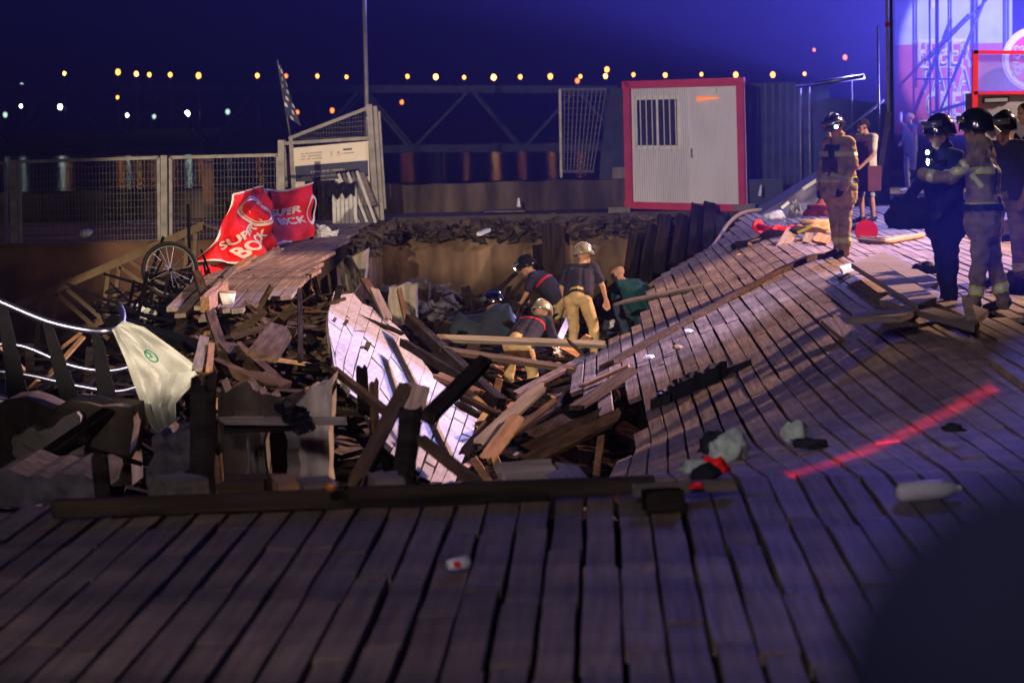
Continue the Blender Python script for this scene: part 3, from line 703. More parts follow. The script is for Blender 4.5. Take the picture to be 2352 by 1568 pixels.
for a, b in (((446,612,32.4),(446,660,32.4)),((536,600,34),(540,640,34)),((632,570,35.5),(634,596,35.5)),((723,545,38.2),(724,552,38.2))):
    MB().bar(W(*a)+Vector((-.06,.06,.8)), W(*b)+Vector((-.06,.06,0)), .04, .04).build('barrier_post', BLKM, rb)
slab('lower_cloth', [W(446,612,32.5), W(520,606,33.6), W(500,638,33.2), W(455,650,32.6)], nrm, .01, REDC, rb)
slab('lower_cloth', [W(545,596,34.3), W(600,590,34.8), W(590,612,34.6), W(552,622,34.3)], nrm, .01, REDC, rb)

# crumpled sheets and bags on the deck remnant
def crumple(name, poly, depth, m, seed, amp=.06, thick=.004, n=9, hem=None, **k):
    """crumpled sheet filling the quadrilateral poly (4 image points, depths) with sharp folds"""
    P = bil(*poly); rn = random.Random(seed); vs = []; fs = []
    for j in range(n+1):
        for i in range(n+1):
            s, t = i/n, j/n; e = rn.uniform(-.03,.03)
            p = P(min(1, max(0, s+e)), min(1, max(0, t+rn.uniform(-.03,.03))))
            vs.append(p+Vector((rn.uniform(-.3,.3), -abs(rn.uniform(-1,1)), rn.uniform(-.3,.3)))*amp)
    for j in range(n):
        for i in range(n):
            a = j*(n+1)+i; q4 = (a, a+1, a+n+2, a+n+1)
            fs += [(q4[0], q4[1], q4[2]), (q4[0], q4[2], q4[3])] if rn.random() < .5 else [(q4[0], q4[1], q4[3]), (q4[1], q4[2], q4[3])]
    o = mesh(name, vs, fs, m, **k); md = o.modifiers.new('s', 'SOLIDIFY'); md.thickness = thick
    return o
crumple('white_sheet', [W(726,514,39), W(778,530,39.4), W(776,566,39.2), W(726,566,38.8)], 0, WHITE, 3, .12, label='crumpled white plastic sheet lying at the right end of the red banner', cat='sheet')
crumple('green_bag', [W(585,578,34.6), W(632,575,35), W(636,604,34.6), W(582,606,34.2)], 0, PUTTY, 4, .12, label='pale green crumpled bag lying under the red banner', cat='bag')
crumple('white_bag', [W(625,570,35), W(648,566,35), W(656,592,34.8), W(628,596,34.7)], 0, WHITE, 14, .10, label='small white bag next to the pale green bag', cat='bag')
t = empty('paint_tub', W(521,696,26.5), 'small white tub with a yellow rim on the deck edge by the bicycle', 'tub')
MB().tube([W(521,698,26.5), W(521,672,26.5)], [.075,.095], 12).build('bucket', WHITE, t, smooth=True)
MB().tube([W(521,672,26.5)+Vector((0,0,0)), W(521,669,26.5)], [.10,.10], 12).build('rim', HOSE, t, smooth=True)
# kerb timbers along the left side of the remnant
for i, (a, b) in enumerate((((470,700,25.6),(516,662,27.4)),((500,668,27.6),(540,628,30.4)),((538,630,30.3),(582,600,32.8)),((585,612,32),(640,582,34.4)))):
    beam('kerb_timber', W(*a), W(*b), .09, .16, GREYW if i % 2 else RAW, rag=.05, seed=i, label=['short pale kerb timber nearest the bicycle at the deck edge','second kerb timber lying up the deck edge from the bicycle','third kerb timber under the tail of the red banner','loose kerb timber beside the pale green bag'][i], cat='timber')

# ---------------------------------------------------------------- gangway frame lying on the left, behind the railing
gw = empty('gangway', W(200,700,33), 'tan lattice gangway frame sloping down into the water on the left', 'gangway')
def gp(u, v, dy=0): return W(u, v, 34+dy)
for dy in (0, .9):
    sh = 0 if dy == 0 else -8
    MB().bar(gp(-20,732+sh,dy), gp(470,520+sh,dy), .06, .06).build('rail', TAN, gw)
    MB().bar(gp(20,830+sh,dy), gp(470,640+sh,dy), .06, .06).build('rail', TAN, gw)
for a, b in (((95,685),(82,800)),((130,675),(115,790)),((130,675),(250,778)),((155,665),(280,770)),((270,770),(390,722)),((250,622),(238,716)),((275,612),(262,700)),((430,545),(425,640)),((450,536),(445,625)),((275,612),(345,660)),((300,600),(380,655)),((250,700),(238,740))):
    MB().bar(gp(*a), gp(*b), .055, .055).build('strut', TAN, gw)

# ---------------------------------------------------------------- bicycle
bc = empty('bicycle', W(390,690,31), 'black bicycle lying in the wreckage with its front wheel in the air', 'bicycle')
def wheel(c, n, R, tilt_up=None):
    c = Vector(c); n = Vector(n).normalized(); a = n.orthogonal().normalized(); b = n.cross(a)
    cir = lambda r: [c+(a*math.cos(2*math.pi*i/32)+b*math.sin(2*math.pi*i/32))*r for i in range(33)]
    wh = MB().tube(cir(R), .027, 8, cap=False).build('wheel', RUBBER, bc, smooth=True)
    MB().tube(cir(R-.035), .010, 6, cap=False).build('rim', GALV, wh, smooth=True)
    MB().tube([c-n*.05, c+n*.05], .022, 8).build('hub', BLKM, wh)
    mb = MB()
    for i in range(20):
        an = 2*math.pi*i/20; mb.bar(c+n*(.02 if i % 2 else -.02), c+(a*math.cos(an)+b*math.sin(an))*(R-.04), .0022, .0022)
    mb.build('spokes', STEEL, wh, kind='stuff')
c1 = W(391,620,31); wheel(c1, (.30,-1,.12), .33)
c2 = W(292,730,31.6); wheel(c2, (.35,-.55,.75), .31)
A = W(330,668,31.2); B_ = W(345,715,31.3); H = W(352,640,31.0); Cc = W(312,700,31.5)
fm = MB().tube([c1, W(365,628,31), H], .014, 7).build('fork', BLKM, bc)
mb = MB()
for p, q_ in ((H,A),(H,B_),(A,B_),(B_,c2),(A,c2),(A,Cc)): mb.tube([p, q_], .018, 7)
mb.build('frame', BLKM, bc)
MB().tube([W(372,600,30.7), W(356,632,30.9), W(338,640,31.1), W(328,662,31.4)], .013, 7).build('handlebar', BLKM, bc, smooth=True)
MB().ellipsoid(W(262,668,31.4), ((.12,.03,.02),(0,.07,0),(-.01,0,.035))).build('saddle', BLACK, bc, smooth=True)
MB().tube([B_-Vector((.0,.09,0)), B_+Vector((0,.09,0))], .085, 14).build('chainring', STEEL, bc)
for dx in (-.12,.12): MB().bar(B_+Vector((0,dx,0)), B_+Vector((dx*1.2,dx,.1)), .02, .03).build('crank', STEEL, bc)
crumple('white_bag', [W(318,705,30), W(360,708,30), W(358,734,29.9), W(322,736,29.9)], 0, WHITE, 8, .10, label='torn white plastic caught in the wreckage below the bicycle wheel', cat='bag')

# ---------------------------------------------------------------- leaning railing on the left
RY = 20.0
rl = empty('railing', W(150,985,RY), 'leaning black and steel quay railing torn loose on the left', 'railing')
for (pts) in ([(12,688),(30,760),(52,850),(68,920),(98,968)], [(116,735),(140,800),(170,880),(196,945),(232,985)], [(228,752),(246,820),(262,890),(280,955),(310,1000)]):
    p = MB(); q3 = [W(u, v, RY) for u, v in pts]
    for a, b in zip(q3[:-1], q3[1:]): p.bar(a-(b-a)*.03, b+(b-a)*.03, .012, .012, up=(0,1,0))
    mb = MB(); wds = [.07, .10, .14, .17, .22]
    vs = []
    for i, pp in enumerate(q3):
        for sx, sy in ((-1,0),(0,0)):
            for d in (-.012,.012): vs.append(pp+Vector((sx*wds[i], d, 0)))
    fs = []
    for i in range(4):
        a = i*4; b = a+4
        fs += [(a,a+2,b+2,b),(a+1,b+1,b+3,a+3),(a,b,b+1,a+1),(a+2,a+3,b+3,b+2)]
    fs += [(0,1,3,2),(16,18,19,17)]
    st = mesh('stanchion', vs, fs, BLKM, rl)
    foot = q3[-1]; MB().box((foot.x-.16, foot.y-.07, foot.z-.02), (foot.x+.05, foot.y+.07, foot.z+.012)).build('base_plate', BLKM, st)
    MB().ellipsoid(foot+Vector((.0,-.03,.03)), ((.018,0,0),(0,.018,0),(0,0,.02))).build('bolt', STEEL, st, smooth=True)
def sp(pts, n=6):                            # smooth curve through points
    pts = [Vector(p) for p in pts]; out = []
    for i in range(len(pts)-1):
        p0, p1, p2, p3 = pts[max(i-1,0)], pts[i], pts[i+1], pts[min(i+2,len(pts)-1)]
        for k in range(n):
            t = k/n; out.append(.5*((2*p1)+(p2-p0)*t+(2*p0-5*p1+4*p2-p3)*t*t+(3*p1-p0-3*p2+p3)*t**3))
    return out+[pts[-1]]
MB().tube(sp([W(-60,665,RY), W(10,697,RY), W(110,738,RY), W(200,758,RY), W(255,759,RY), W(278,748,RY+.25), W(282,722,RY+.5), W(276,705,RY+.8)]), .026, 10).build('handrail', STEEL, rl, smooth=True)
for pts in ([(-60,786),(0,790),(60,797),(160,838),(240,851),(295,843),(330,828)], [(-60,850),(0,853),(70,862),(180,886),(270,898),(335,880)], [(-60,909),(0,913),(80,923),(150,932),(250,952),(330,940)]):
    MB().tube(sp([W(u, v, RY+.02) for u, v in pts]), .019, 8).build('rail', STEEL, rl, smooth=True)
MB().tube([W(11,800,RY), W(14,905,RY)], .003, 5).build('wire', STEEL, rl)
# crumpled white board with a green mark
def sheet_point(s, tt, off=0):
    t = tt*(len(rows)-1); i = min(int(t), len(rows)-2); f = t-i; (l0, q0_), (l1, q1_) = rows[i], rows[i+1]
    lu, lv, ru, rv = l0[0]+(l1[0]-l0[0])*f, l0[1]+(l1[1]-l0[1])*f, q0_[0]+(q1_[0]-q0_[0])*f, q0_[1]+(q1_[1]-q0_[1])*f
    x = s*1.9+.25*math.sin(tt*4); fold = abs((x % 1)-.5)*2        # sharp pleats running down from the top corner
    d = (fold-.5)*(.05+.22*tt)+.05*noise.noise((s*5, tt*7, 3))+.10*s*tt
    return W(lu+(ru-lu)*s, lv+(rv-lv)*s, 19.3-d-off)
rows = [((258,758),(284,736)),((272,790),(330,752)),((287,825),(398,800)),((303,870),(462,850)),((318,910),(432,893)),((332,950),(404,925)),((350,985),(404,985)),((366,1001),(372,1000))]
vs = []; fs = []; nu = 18; nvv = 28
for j in range(nvv+1):
    for k in range(nu+1): vs.append(sheet_point(k/nu, j/nvv))
for j in range(nvv):
    for k in range(nu):
        a = j*(nu+1)+k; fs += [(a, a+1, a+nu+2), (a, a+nu+2, a+nu+1)]
wb = empty('plastic_board', W(350,990,19.3), 'large crumpled white plastic sheet with a green mark hanging beside the railing', 'sheet')
o = mesh('sheet', vs, fs, SHEETW, wb); md = o.modifiers.new('s', 'SOLIDIFY'); md.thickness = .006
mb = MB(); mb.tube([sheet_point(.50+.085*math.cos(q), .30+.040*math.sin(q), .012) for q in [2*math.pi*i/24 for i in range(25)]], .006, 5, cap=False)
mb.tube([sheet_point(s, t, .012) for s, t in ((.47,.27),(.51,.285),(.50,.31),(.46,.305))], .006, 5); mb.build('green_mark', GREEN, wb)

# ---------------------------------------------------------------- concrete remains and dark posts near the front of the hole
def chunk(name, quad, Y, th, m, lab, cat='block', zlow=None, nx=10, nz=8, rough=.05, seed=1):
    """upright broken block: front face through four image points at depth Y, thickness th away from the camera"""
    P = bil(*[W(u, v, Y) for u, v in quad]); vs = []; fs = []
    for back in (0, 1):
        for j in range(nz+1):
            for i in range(nx+1):
                p = P(i/nx, j/nz); e = rough*noise.noise(p*6+Vector((seed,0,0)))+rough*.6*noise.noise(p*15)
                p = p+Vector((e*.6, (th if back else e*.7), (e*1.6 if j == 0 else 0))); vs.append(p)
    b = (nx+1)*(nz+1)
    for j in range(nz):
        for i in range(nx):
            a = j*(nx+1)+i; fs += [(a, a+nx+1, a+nx+2, a+1), (b+a, b+a+1, b+a+nx+2, b+a+nx+1)]
    for i in range(nx): fs += [(i, i+1, b+i+1, b+i)]; a = nz*(nx+1)+i; fs += [(a, b+a, b+a+1, a+1)]
    for j in range(nz): a = j*(nx+1); fs += [(a, b+a, b+a+nx+1, a+nx+1)]; a += nx; fs += [(a, a+nx+1, b+a+nx+1, b+a)]
    return mesh(name, vs, fs, m, label=lab, cat=cat)
chunk('concrete_wall', [(-60,925),(305,930),(300,1115),(-60,1125)], 18.6, .5, CONCD, 'low broken concrete wall with pale vertical streaks below the leaning railing', 'wall', rough=.05)
chunk('concrete_block', [(35,985),(180,970),(215,1085),(40,1095)], 18.4, .4, CONC, 'streaked pale concrete block at the foot of the leaning railing', rough=.07, seed=5)
chunk('concrete_slab', [(-40,1098),(215,1092),(210,1150),(-40,1165)], 14.4, .9, STONE, 'grey violet stone slab lying at the left end of the long edge timber', 'slab', rough=.05, seed=8)
chunk('concrete_block', [(350,1000),(440,968),(440,1075),(340,1110)], 16.6, .6, STONE, 'violet lit broken stone left of the dark post', rough=.06, seed=9)
cb = empty('concrete_box', W(600,1120,17), 'broken hollow concrete box with a dark square opening', 'concrete box')
for quad, m, nm, sd in (([(505,885),(600,893),(606,1110),(505,1112)], CONCD, 'left_wall', 2), ([(598,890),(690,905),(668,985),(604,985)], CONCD, 'lintel', 3), ([(566,985),(612,985),(612,1100),(570,1104)], CONC, 'jamb', 6), ([(655,985),(700,980),(700,1095),(660,1100)], CONC, 'jamb', 7), ([(678,930),(764,868),(758,1112),(690,1112)], CONCL, 'pillar', 4)):
    o = chunk(nm, quad, 17 if nm != 'pillar' else 16.8, .28, m, None, None, rough=.05, seed=sd)
    mw = WM[o.name]; o.parent = cb; o.matrix_basis = WM[cb.name].inverted() @ mw
    for kk in ('label', 'category'):
        if kk in o: del o[kk]
o = slab('back_wall', [W(500,900,17.9), W(760,900,17.9), W(760,1120,17.9), W(500,1120,17.9)], (0,-1,0), .2, CONCD, cb)
beam('timber', W(498,966,16.6), W(800,966,16.4), .06, .05, GREYW, rag=.1, label='pale grey batten lying across the face of the concrete box', cat='timber', seed=2)
beam('timber', W(505,985,16.65), W(690,978,16.5), .05, .06, TIMB, rag=.1, label='dark batten under the pale grey batten on the concrete box', cat='timber', seed=4)
crumple('black_cloth', [W(622,925,16.3), W(700,930,16.2), W(728,985,16.2), W(690,1000,16.25)], 0, BLKCL, 21, .07, n=12, label='black cloth snagged on the batten of the concrete box', cat='cloth')
MB().tube([W(569,1003,16.7), W(577,1095,16.7)], .012, 6).build('rebar', GALV, label='thin pale rod standing before the opening of the concrete box', cat='rod')
# dark posts, their near-black colour holds the shade they stand in
def post(name, pts, wd, Y, m, lab, dp=None, rag=.12, seed=0):
    mb = MB(); rn = random.Random(seed)
    q3 = [W(u, v, Y) for u, v in pts]; q3.append(Vector((q3[-1].x, q3[-1].y, -2.6)))
    vs = []; fs = []; n = 10
    for i, p in enumerate(q3):
        for j in range(n):
            a = 2*math.pi*j/n; sq = 1/max(abs(math.cos(a)), abs(math.sin(a)))**.7
            r = wd/2*(1+.10*noise.noise((i*3.1+seed, j*1.7, 0)))
            vs.append(p+Vector((math.cos(a)*r*sq, math.sin(a)*(dp or wd)/2*sq, rn.uniform(-rag, rag*.3) if i == 0 else 0)))
    for i in range(len(q3)-1):
        for j in range(n): a = i*n+j; b = i*n+(j+1) % n; fs.append((a, b, b+n, a+n))
    c = sum(vs[:n], Vector())/n-Vector((0,0,.05)); vs.append(c); ci = len(vs)-1
    for j in range(n): fs.append((ci, (j+1) % n, j))
    o = mesh(name, vs, fs, m, label=lab, cat='post'); return o
post('dark_post', [(468,858),(466,940),(466,1030),(462,1115)], .15, 15, TIMB, 'thick dark timber post standing left of the concrete box', seed=1)
post('dark_post', [(944,935),(938,1010),(930,1060),(925,1112)], .125, 13.6, TIMB, 'dark square post rising before the bright tilted boards', rag=.02, seed=2)
post('dark_post', [(228,1040),(232,1090),(238,1142)], .085, 13.0, TIMB, 'short black stump left of the fallen block on the long edge timber', rag=.03, seed=3)
post('timber_stub', [(500,1040),(502,1075),(505,1108)], .05, 15.4, RAW, 'short pale split stub right of the thick dark post', rag=.05, seed=6)
BE = [  # (name, p, q, width, thick, material, rag, label)
 ('timber', (982,960,13.9), (1113,829,15.6), .085, .06, TIMB, .02, 'thick dark beam rising to the right off the square post'),
 ('timber', (815,1110,13.8), (932,888,15.4), .085, .06, TIMB2, .06, 'olive brown beam leaning left of the square post'),
 ('timber', (765,848,17.5), (890,948,15.6), .05, .045, TIMB2, .03, 'thin brown batten running down to the leaning olive beam'),
 ('timber', (966,1008,13.4), (1112,1124,12.4), .05, .05, TIMB2, .04, 'thin brown batten sloping from the square post to the edge timber'),
 ('timber', (830,836,18.5), (836,955,18), .08, .035, TIMB, .10, 'dark upright board against the left edge of the bright boards'),
 ('timber', (858,868,18.2), (860,1010,17.5), .065, .03, TIMB2, .10, 'brown upright board against the bright boards'),
 ('board', (963,888,17.0), (942,960,16.4), .145, .035, GREYW, .01, 'short pale board lying across the bright boards above the square post'),
 ('timber', (940,733,30), (1150,930,22.5), .11, .12, TIMB, .06, 'long dark joist slanting down across the middle of the hole'),
 ('timber', (925,786,27), (1066,872,22.5), .07, .08, TIMB, .12, 'shorter splintered joist beside the bright boards'),
 ('timber', (998,776,30.5), (1393,791,31), .08, .06, GREYW, .04, 'long level rail crossing the hole before the firefighters'),
 ('timber', (1010,802,26.5), (1328,850,27), .06, .06, TIMB2, .12, 'thin dark rail crossing the hole below the long level rail'),
 ('plank', (1088,1030,18.6), (1250,882,20.5), .10, .04, GREYW, .14, 'broad pale plank with torn ends at the bottom of the hole'),
 ('plank', (1112,1062,18.3), (1192,955,19.4), .11, .04, RAW, .12, 'reddish split plank beside the broad pale plank'),
 ('plank', (1066,1044,18.9), (1150,940,20.6), .09, .04, TIMB2, .15, 'raw brown plank left of the broad pale plank'),
 ('plank', (1150,1016,19.8), (1278,918,21.4), .05, .04, TIMB2, .12, 'narrow brown plank right of the broad pale plank'),
 ('plank', (1200,1066,19.5), (1440,944,23), .12, .05, TIMB, .08, 'lowest of the dark planks stacked under the sagging deck'),
 ('plank', (1205,1036,20.5), (1446,922,24), .12, .05, TIMB, .08, 'middle of the dark planks stacked under the sagging deck'),
 ('plank', (1212,1006,21.5), (1400,912,25), .12, .05, TIMB, .08, 'uppermost of the dark planks stacked under the sagging deck'),
 ('plank', (1180,990,23), (1330,897,26), .10, .05, TIMB, .08, 'dark plank behind the stack under the sagging deck'),
 ('plank', (1150,1092,13.4), (1275,1082,13.6), .15, .05, GREYW, .02, 'grey plank end lying flat behind the middle of the edge timber'),
 ('plank', (1300,1072,13.8), (1330,1112,13.2), .13, .04, GREYW, .02, 'short board tilted against the sagging deck behind the edge timber'),
 ('plank', (1268,1112,13.0), (1312,1090,13.5), .12, .04, GREYW, .02, 'short board lying left of the tilted short board'),
 ('timber', (1000,860,22), (1105,905,21), .1, .04, RAW, .12, 'broken raw plank between the slanting joist and the bright boards'),
 ('timber', (1048,905,21), (1160,960,20), .06, .04, TIMB2, .12, 'brown splinter below the thick dark beam'),
 ('timber', (1180,908,24), (1345,822,28.5), .07, .05, TIMB2, .1, 'brown board slanting up towards the sagging deck edge'),
 ('timber', (688,665,24.5), (690,830,21.5), .045, .04, TIMB, .05, 'thin upright batten left of the bright boards with a lit edge'),
 ('timber', (452,625,29), (525,850,22), .10, .05, TIMB2, .05, 'long brown plank leaning down from the bicycle wheel'),
 ('timber', (490,830,21), (630,896,18.5), .09, .07, TIMB2, .06, 'brown beam lying behind the concrete box'),
 ('timber', (560,905,18.5), (640,870,19.5), .22, .05, TIMB2, .05, 'flat brown board lying on top of the concrete box'),
 ('timber', (600,820,21), (652,752,23), .26, .04, TIMB2, .04, 'wide brown board tilted in the dark below the deck remnant'),
 ('timber', (520,790,23), (590,870,20.5), .16, .04, TIMB2, .05, 'dark brown board sliding down behind the concrete box'),
 ('timber', (452,850,19), (470,775,21), .08, .03, GREYW, .05, 'short grey picket beside the white plastic board'),
 ('timber', (480,852,19), (486,790,20.5), .05, .03, RAW, .05, 'short orange picket beside the grey picket'),
 ('timber', (250,735,24), (470,800,23.5), .12, .08, BLKM, 0, 'black curved girder lying behind the white plastic board'),
 ('timber', (1270,512,46.0), (1275,690,45.2), .42, .05, TIMB, .06, 'wide dark board leaning on the back wall'),
 ('timber', (1235,560,46.1), (1240,680,45.6), .20, .05, TIMB, .06, 'narrow dark board left of the wide leaning board'),
 ('timber', (1460,535,45.9), (1440,668,45), .22, .06, TIMB, .1, 'dark board end leaning on the back wall behind the green shirt'),
 ('timber', (1502,515,45.9), (1480,650,44.8), .24, .06, TIMB, .1, 'second dark board end along the back wall right of the green shirt'),
 ('timber', (1528,490,46), (1510,630,44.6), .22, .06, TIMB, .1, 'third dark board end along the back wall'),
 ('timber', (1570,495,46), (1552,612,44.4), .24, .06, TIMB, .1, 'fourth dark board end along the back wall'),
 ('timber', (1602,470,46.2), (1592,590,44.3), .22, .06, TIMB, .06, 'dark board end standing before the lower left of the cabin'),
 ('timber', (1630,465,46.2), (1626,575,44.3), .22, .06, TIMB, .06, 'dark board end standing before the middle of the cabin'),
 ('timber', (1655,490,46.2), (1656,548,44.6), .2, .06, TIMB, .06, 'dark board end at the upper end of the sagging deck'),
]
for i, (nm, a, b, wd, th, m, rag, lab) in enumerate(BE):
    beam(nm, W(*a), W(*b), wd, th, m, up=(.25,-.6,.75), rag=rag, seed=i, label=lab, cat='plank' if nm in ('plank','board') else 'timber')
# edge timbers at the near lip
def GL(u, v, z=.06): return G(u, v, z)
beam('edge_timber', GL(112,1168,.05), GL(800,1142,.05), .085, .075, LIPT, rag=.03, label='left half of the long dark timber lying along the near lip of the hole', cat='timber', seed=3)
beam('edge_timber', GL(790,1140,.05), GL(1507,1112,.05), .085, .075, LIPT, rag=.03, label='right half of the long dark timber lying along the near lip of the hole', cat='timber', seed=8)
beam('edge_timber', GL(255,1178,.02), GL(1270,1140,.02), .05, .04, TIMB, rag=.03, label='thin dark batten lying close before the long edge timber', cat='timber', seed=9)
beam('timber_block', GL(1478,1150,.05), GL(1568,1146,.05), .12, .09, TIMB, rag=.01, label='short dark block at the right end of the long edge timber', cat='block', seed=9)
beam('timber_block', GL(1450,1126,.06), GL(1690,1112,.05), .05, .05, GREYW, rag=.02, label='thin grey batten at the lip under the heap of clothes', cat='timber', seed=10)
beam('timber_block', GL(366,1128,.08), GL(450,1118,.08), .28, .11, GREYW, rag=.02, label='grey end block lying on the left part of the long edge timber', cat='block', seed=11)
beam('timber_block', GL(508,1122,.05), GL(622,1120,.05), .32, .09, TIMB2, rag=.03, label='dull brown slab behind the long edge timber below the concrete box', cat='block', seed=12)
beam('timber_block', GL(624,1122,.05), GL(700,1118,.05), .34, .09, RAW, rag=.03, label='tan slab behind the long edge timber below the pale pillar', cat='block', seed=13)
beam('timber_block', GL(684,1126,.06), GL(770,1120,.06), .2, .09, GREYW, rag=.02, label='grey block with a dark end behind the long edge timber', cat='block', seed=14)
beam('timber_block', GL(850,1108,.05), GL(925,1104,.05), .25, .06, GREYW, rag=.02, label='grey board end left of the square post base', cat='block', seed=15)
MB().ellipsoid(GL(760,1118,.12), ((.028,0,0),(0,.028,0),(0,0,.024))).build('glass_bottle_end', M('amber_glass', (.55,.18,.03), .1, 0, .1, (3,3,3), 0, spec=1), smooth=True, label='shiny amber bottle end lying on the long edge timber', cat='bottle')
chunk('concrete_block', [(772,600),(842,572),(838,640),(798,690)], 37.9, .5, CONCL, 'bright pale broken end of the left wall under the deck remnant', rough=.04, seed=31)
# concrete box by the back left corner, splinter panel
chunk('concrete_block', [(893,660),(955,655),(955,745),(893,745)], 38.5, .5, CONCL, 'pale grey concrete block standing in the hole below the left wall', rough=.03, seed=11)
chunk('concrete_block', [(938,648),(985,648),(985,760),(938,760)], 40.5, .6, CONCD, 'brown wet concrete block behind the pale grey block', rough=.03, seed=12)
for i, (a, b, lab) in enumerate((((858,662,33),(892,735,31.5),'grey split board above the bright boards'),((915,660,32),(935,745,31),'thin brown stake standing right of the bright boards'),((835,640,34),(880,712,32),'torn brown board at the upper end of the bright boards'))):
    beam('board', W(*a), W(*b), .12 if i != 1 else .06, .04, (GREYW, TIMB2, TIMB2)[i], up=(.3,-.8,.4), rag=.12, seed=i+40, label=lab, cat='plank')
# ---------------------------------------------------------------- things on the sagging deck
def surfstrip(name, a, b, wd, th, m, lift=.02, n=14, wob=.02, taper=False, **k):
    """a flexible strip lying on the boards between two image points"""
    p0, p1 = onsurf(*a), onsurf(*b); vs = []; fs = []
    d = (p1-p0); side = Vector((-d.y, d.x, 0)).normalized()
    for i in range(n+1):
        t = i/n; x = p0.x+d.x*t; y = p0.y+d.y*t; ww = wd*(1+.25*noise.noise((t*9, wd*50, 1)))*(1 if not taper else .45+1.4*t*(1-t)*1.6)
        for s in (-.5, .5):
            X = x+side.x*ww*s+wob*noise.noise((t*6, 3, 0)); Y = y+side.y*ww*s; X0 = X
            for _ in range(5): X0 -= S(X0, Y).x-X
            z = S(X0, Y).z+.006
            vs += [Vector((X, Y, z)), Vector((X, Y, z+th*(1+.3*noise.noise((t*11, s, 2)))))]
    for i in range(n):
        a_ = i*4; b_ = a_+4
        fs += [(a_+1, a_+3, b_+3, b_+1), (a_, b_, b_+2, a_+2), (a_, a_+1, b_+1, b_), (a_+2, b_+2, b_+3, a_+3)]
    fs += [(0, 2, 3, 1), (n*4, n*4+1, n*4+3, n*4+2)]
    return mesh(name, vs, fs, m, **k)
surfstrip('ledger_timber', (1393,845), (1900,592), .17, .05, TIMB2, n=26, label='long dark ledger strip lying right across the sagging boards', cat='timber')
surfstrip('ledger_timber', (1420,700), (1605,662), .14, .03, GREYW, n=10, label='short grey board lying across the upper left of the sagging boards', cat='timber')
tb = empty('tripod_bag', onsurf(1610,885), 'long black tripod bag lying on the sagging boards', 'bag')
surfstrip('bag_body', (1535,922), (1668,862), .30, .13, BLKCL, n=12, taper=True, parent=tb)
surfstrip('bag_tip', (1650,868), (1728,836), .10, .05, BLKCL, n=6, parent=tb)
surfstrip('bag_foot', (1500,938), (1545,920), .16, .08, BLACK, n=5, parent=tb)
MB().ellipsoid(onsurf(1520,932)+Vector((0,0,.11)), ((.05,0,0),(0,.03,0),(0,0,.03))).build('buckle', STEEL, tb, smooth=True)
p0, p1 = onsurf(1328,902), onsurf(1455,848)
beam('paddle_board', p0+Vector((0,0,.05)), p1+Vector((0,0,.06)), .12, .03, RAW, rag=.08, label='pale torn board lying near the lower edge of the sagging deck', cat='plank', seed=70)
beam('dark_plank', onsurf(1318,965)+Vector((0,0,.10)), onsurf(1456,868)+Vector((0,0,.09)), .14, .04, TIMB2, rag=.1, label='dark plank lying askew across the broken board ends of the sagging deck', cat='plank', seed=71)
for i, (u, v, c, m) in enumerate(((1580,767,'cream scrap of paper on the sagging boards below the ledger strip',WHITE),(1556,804,'small yellow scrap between two sagging boards',HOSE),(1490,826,'pale violet strip of plastic on the sagging boards',PLAST))):
    p = onsurf(u, v)+Vector((0,0,.03)); MB().ellipsoid(p, ((.06,.03,0),(0,.05,.01),(0,0,.02)), 0, 6, 4).build('scrap', m, label=c, cat='litter')
# yellow hose along the torn far edge
hp = [W(1478,668,37.2), W(1505,648,37.4), W(1560,616,38), W(1615,586,38.6), W(1645,556,39.8), W(1668,520,41.5), W(1690,498,43), W(1715,487,44), W(1750,483,44.6), W(1785,487,44.8)]
MB().tube(sp(hp, 5), .035, 8).build('fire_hose', HOSE, smooth=True, label='tan hose running down the torn far edge of the sagging deck', cat='hose')
# clothes and litter by the lip
def heap(name, c, r, m, seed, lab=None, cat=None, parent=None, flat_=.5):
    bm = bmesh.new(); bmesh.ops.create_icosphere(bm, subdivisions=3, radius=1); c = Vector(c)
    for v in bm.verts:
        n3 = v.co*1.8+Vector((seed*3.1,0,0)); k = 1+.45*noise.noise(n3)+.25*noise.noise(n3*2.7)
        v.co = Vector((v.co.x*r*k, v.co.y*r*k*.8, max(v.co.z, -.25)*r*flat_*k))
    vs = [c+v.co for v in bm.verts]; bm.verts.index_update(); fs = [[v.index for v in f.verts] for f in bm.faces]; bm.free()
    return mesh(name, vs, fs, m, parent, smooth=True, **({'label': lab, 'cat': cat} if lab else {}))
ch = empty('clothes_heap', onsurf(1635,1075), 'heap of crumpled pale green and dark clothes at the near lip', 'clothes')
heap('green_garment', onsurf(1672,1062)+Vector((0,0,.05)), .12, PUTTY, 1, parent=ch, flat_=1)
heap('dark_garment', onsurf(1640,1045)+Vector((0,0,.05)), .10, BLKCL, 2, parent=ch, flat_=1)
heap('red_garment', onsurf(1642,1090)+Vector((0,0,.03)), .07, REDC, 3, parent=ch, flat_=.9)
heap('strap', onsurf(1600,1092)+Vector((0,0,.03)), .08, PUTTY, 4, parent=ch, flat_=.6)
heap('dark_garment', onsurf(1622,1100)+Vector((0,0,.02)), .07, BLKCL, 6, parent=ch, flat_=.8)
heap('red_cloth', G(1600,1117,.07), .032, REDP, 5, 'small bright red rag at the lip under the clothes heap', 'rag', flat_=.8)
heap('white_cloth', onsurf(1826,1022)+Vector((0,0,.05)), .075, PUTTY, 7, 'crumpled pale cloth lying above the start of the red light streak', 'cloth', flat_=1.2)
heap('dark_cloth', onsurf(1860,1034)+Vector((0,0,.03)), .09, BLKCL, 8, 'dark flat cloth beside the crumpled pale cloth', 'cloth', flat_=.5)
bt = empty('plastic_bottle', G(2130,1140,.04), 'crushed clear plastic bottle lying on the near boards', 'bottle')
b0, b1 = G(2058,1132,.045), G(2205,1120,.045)
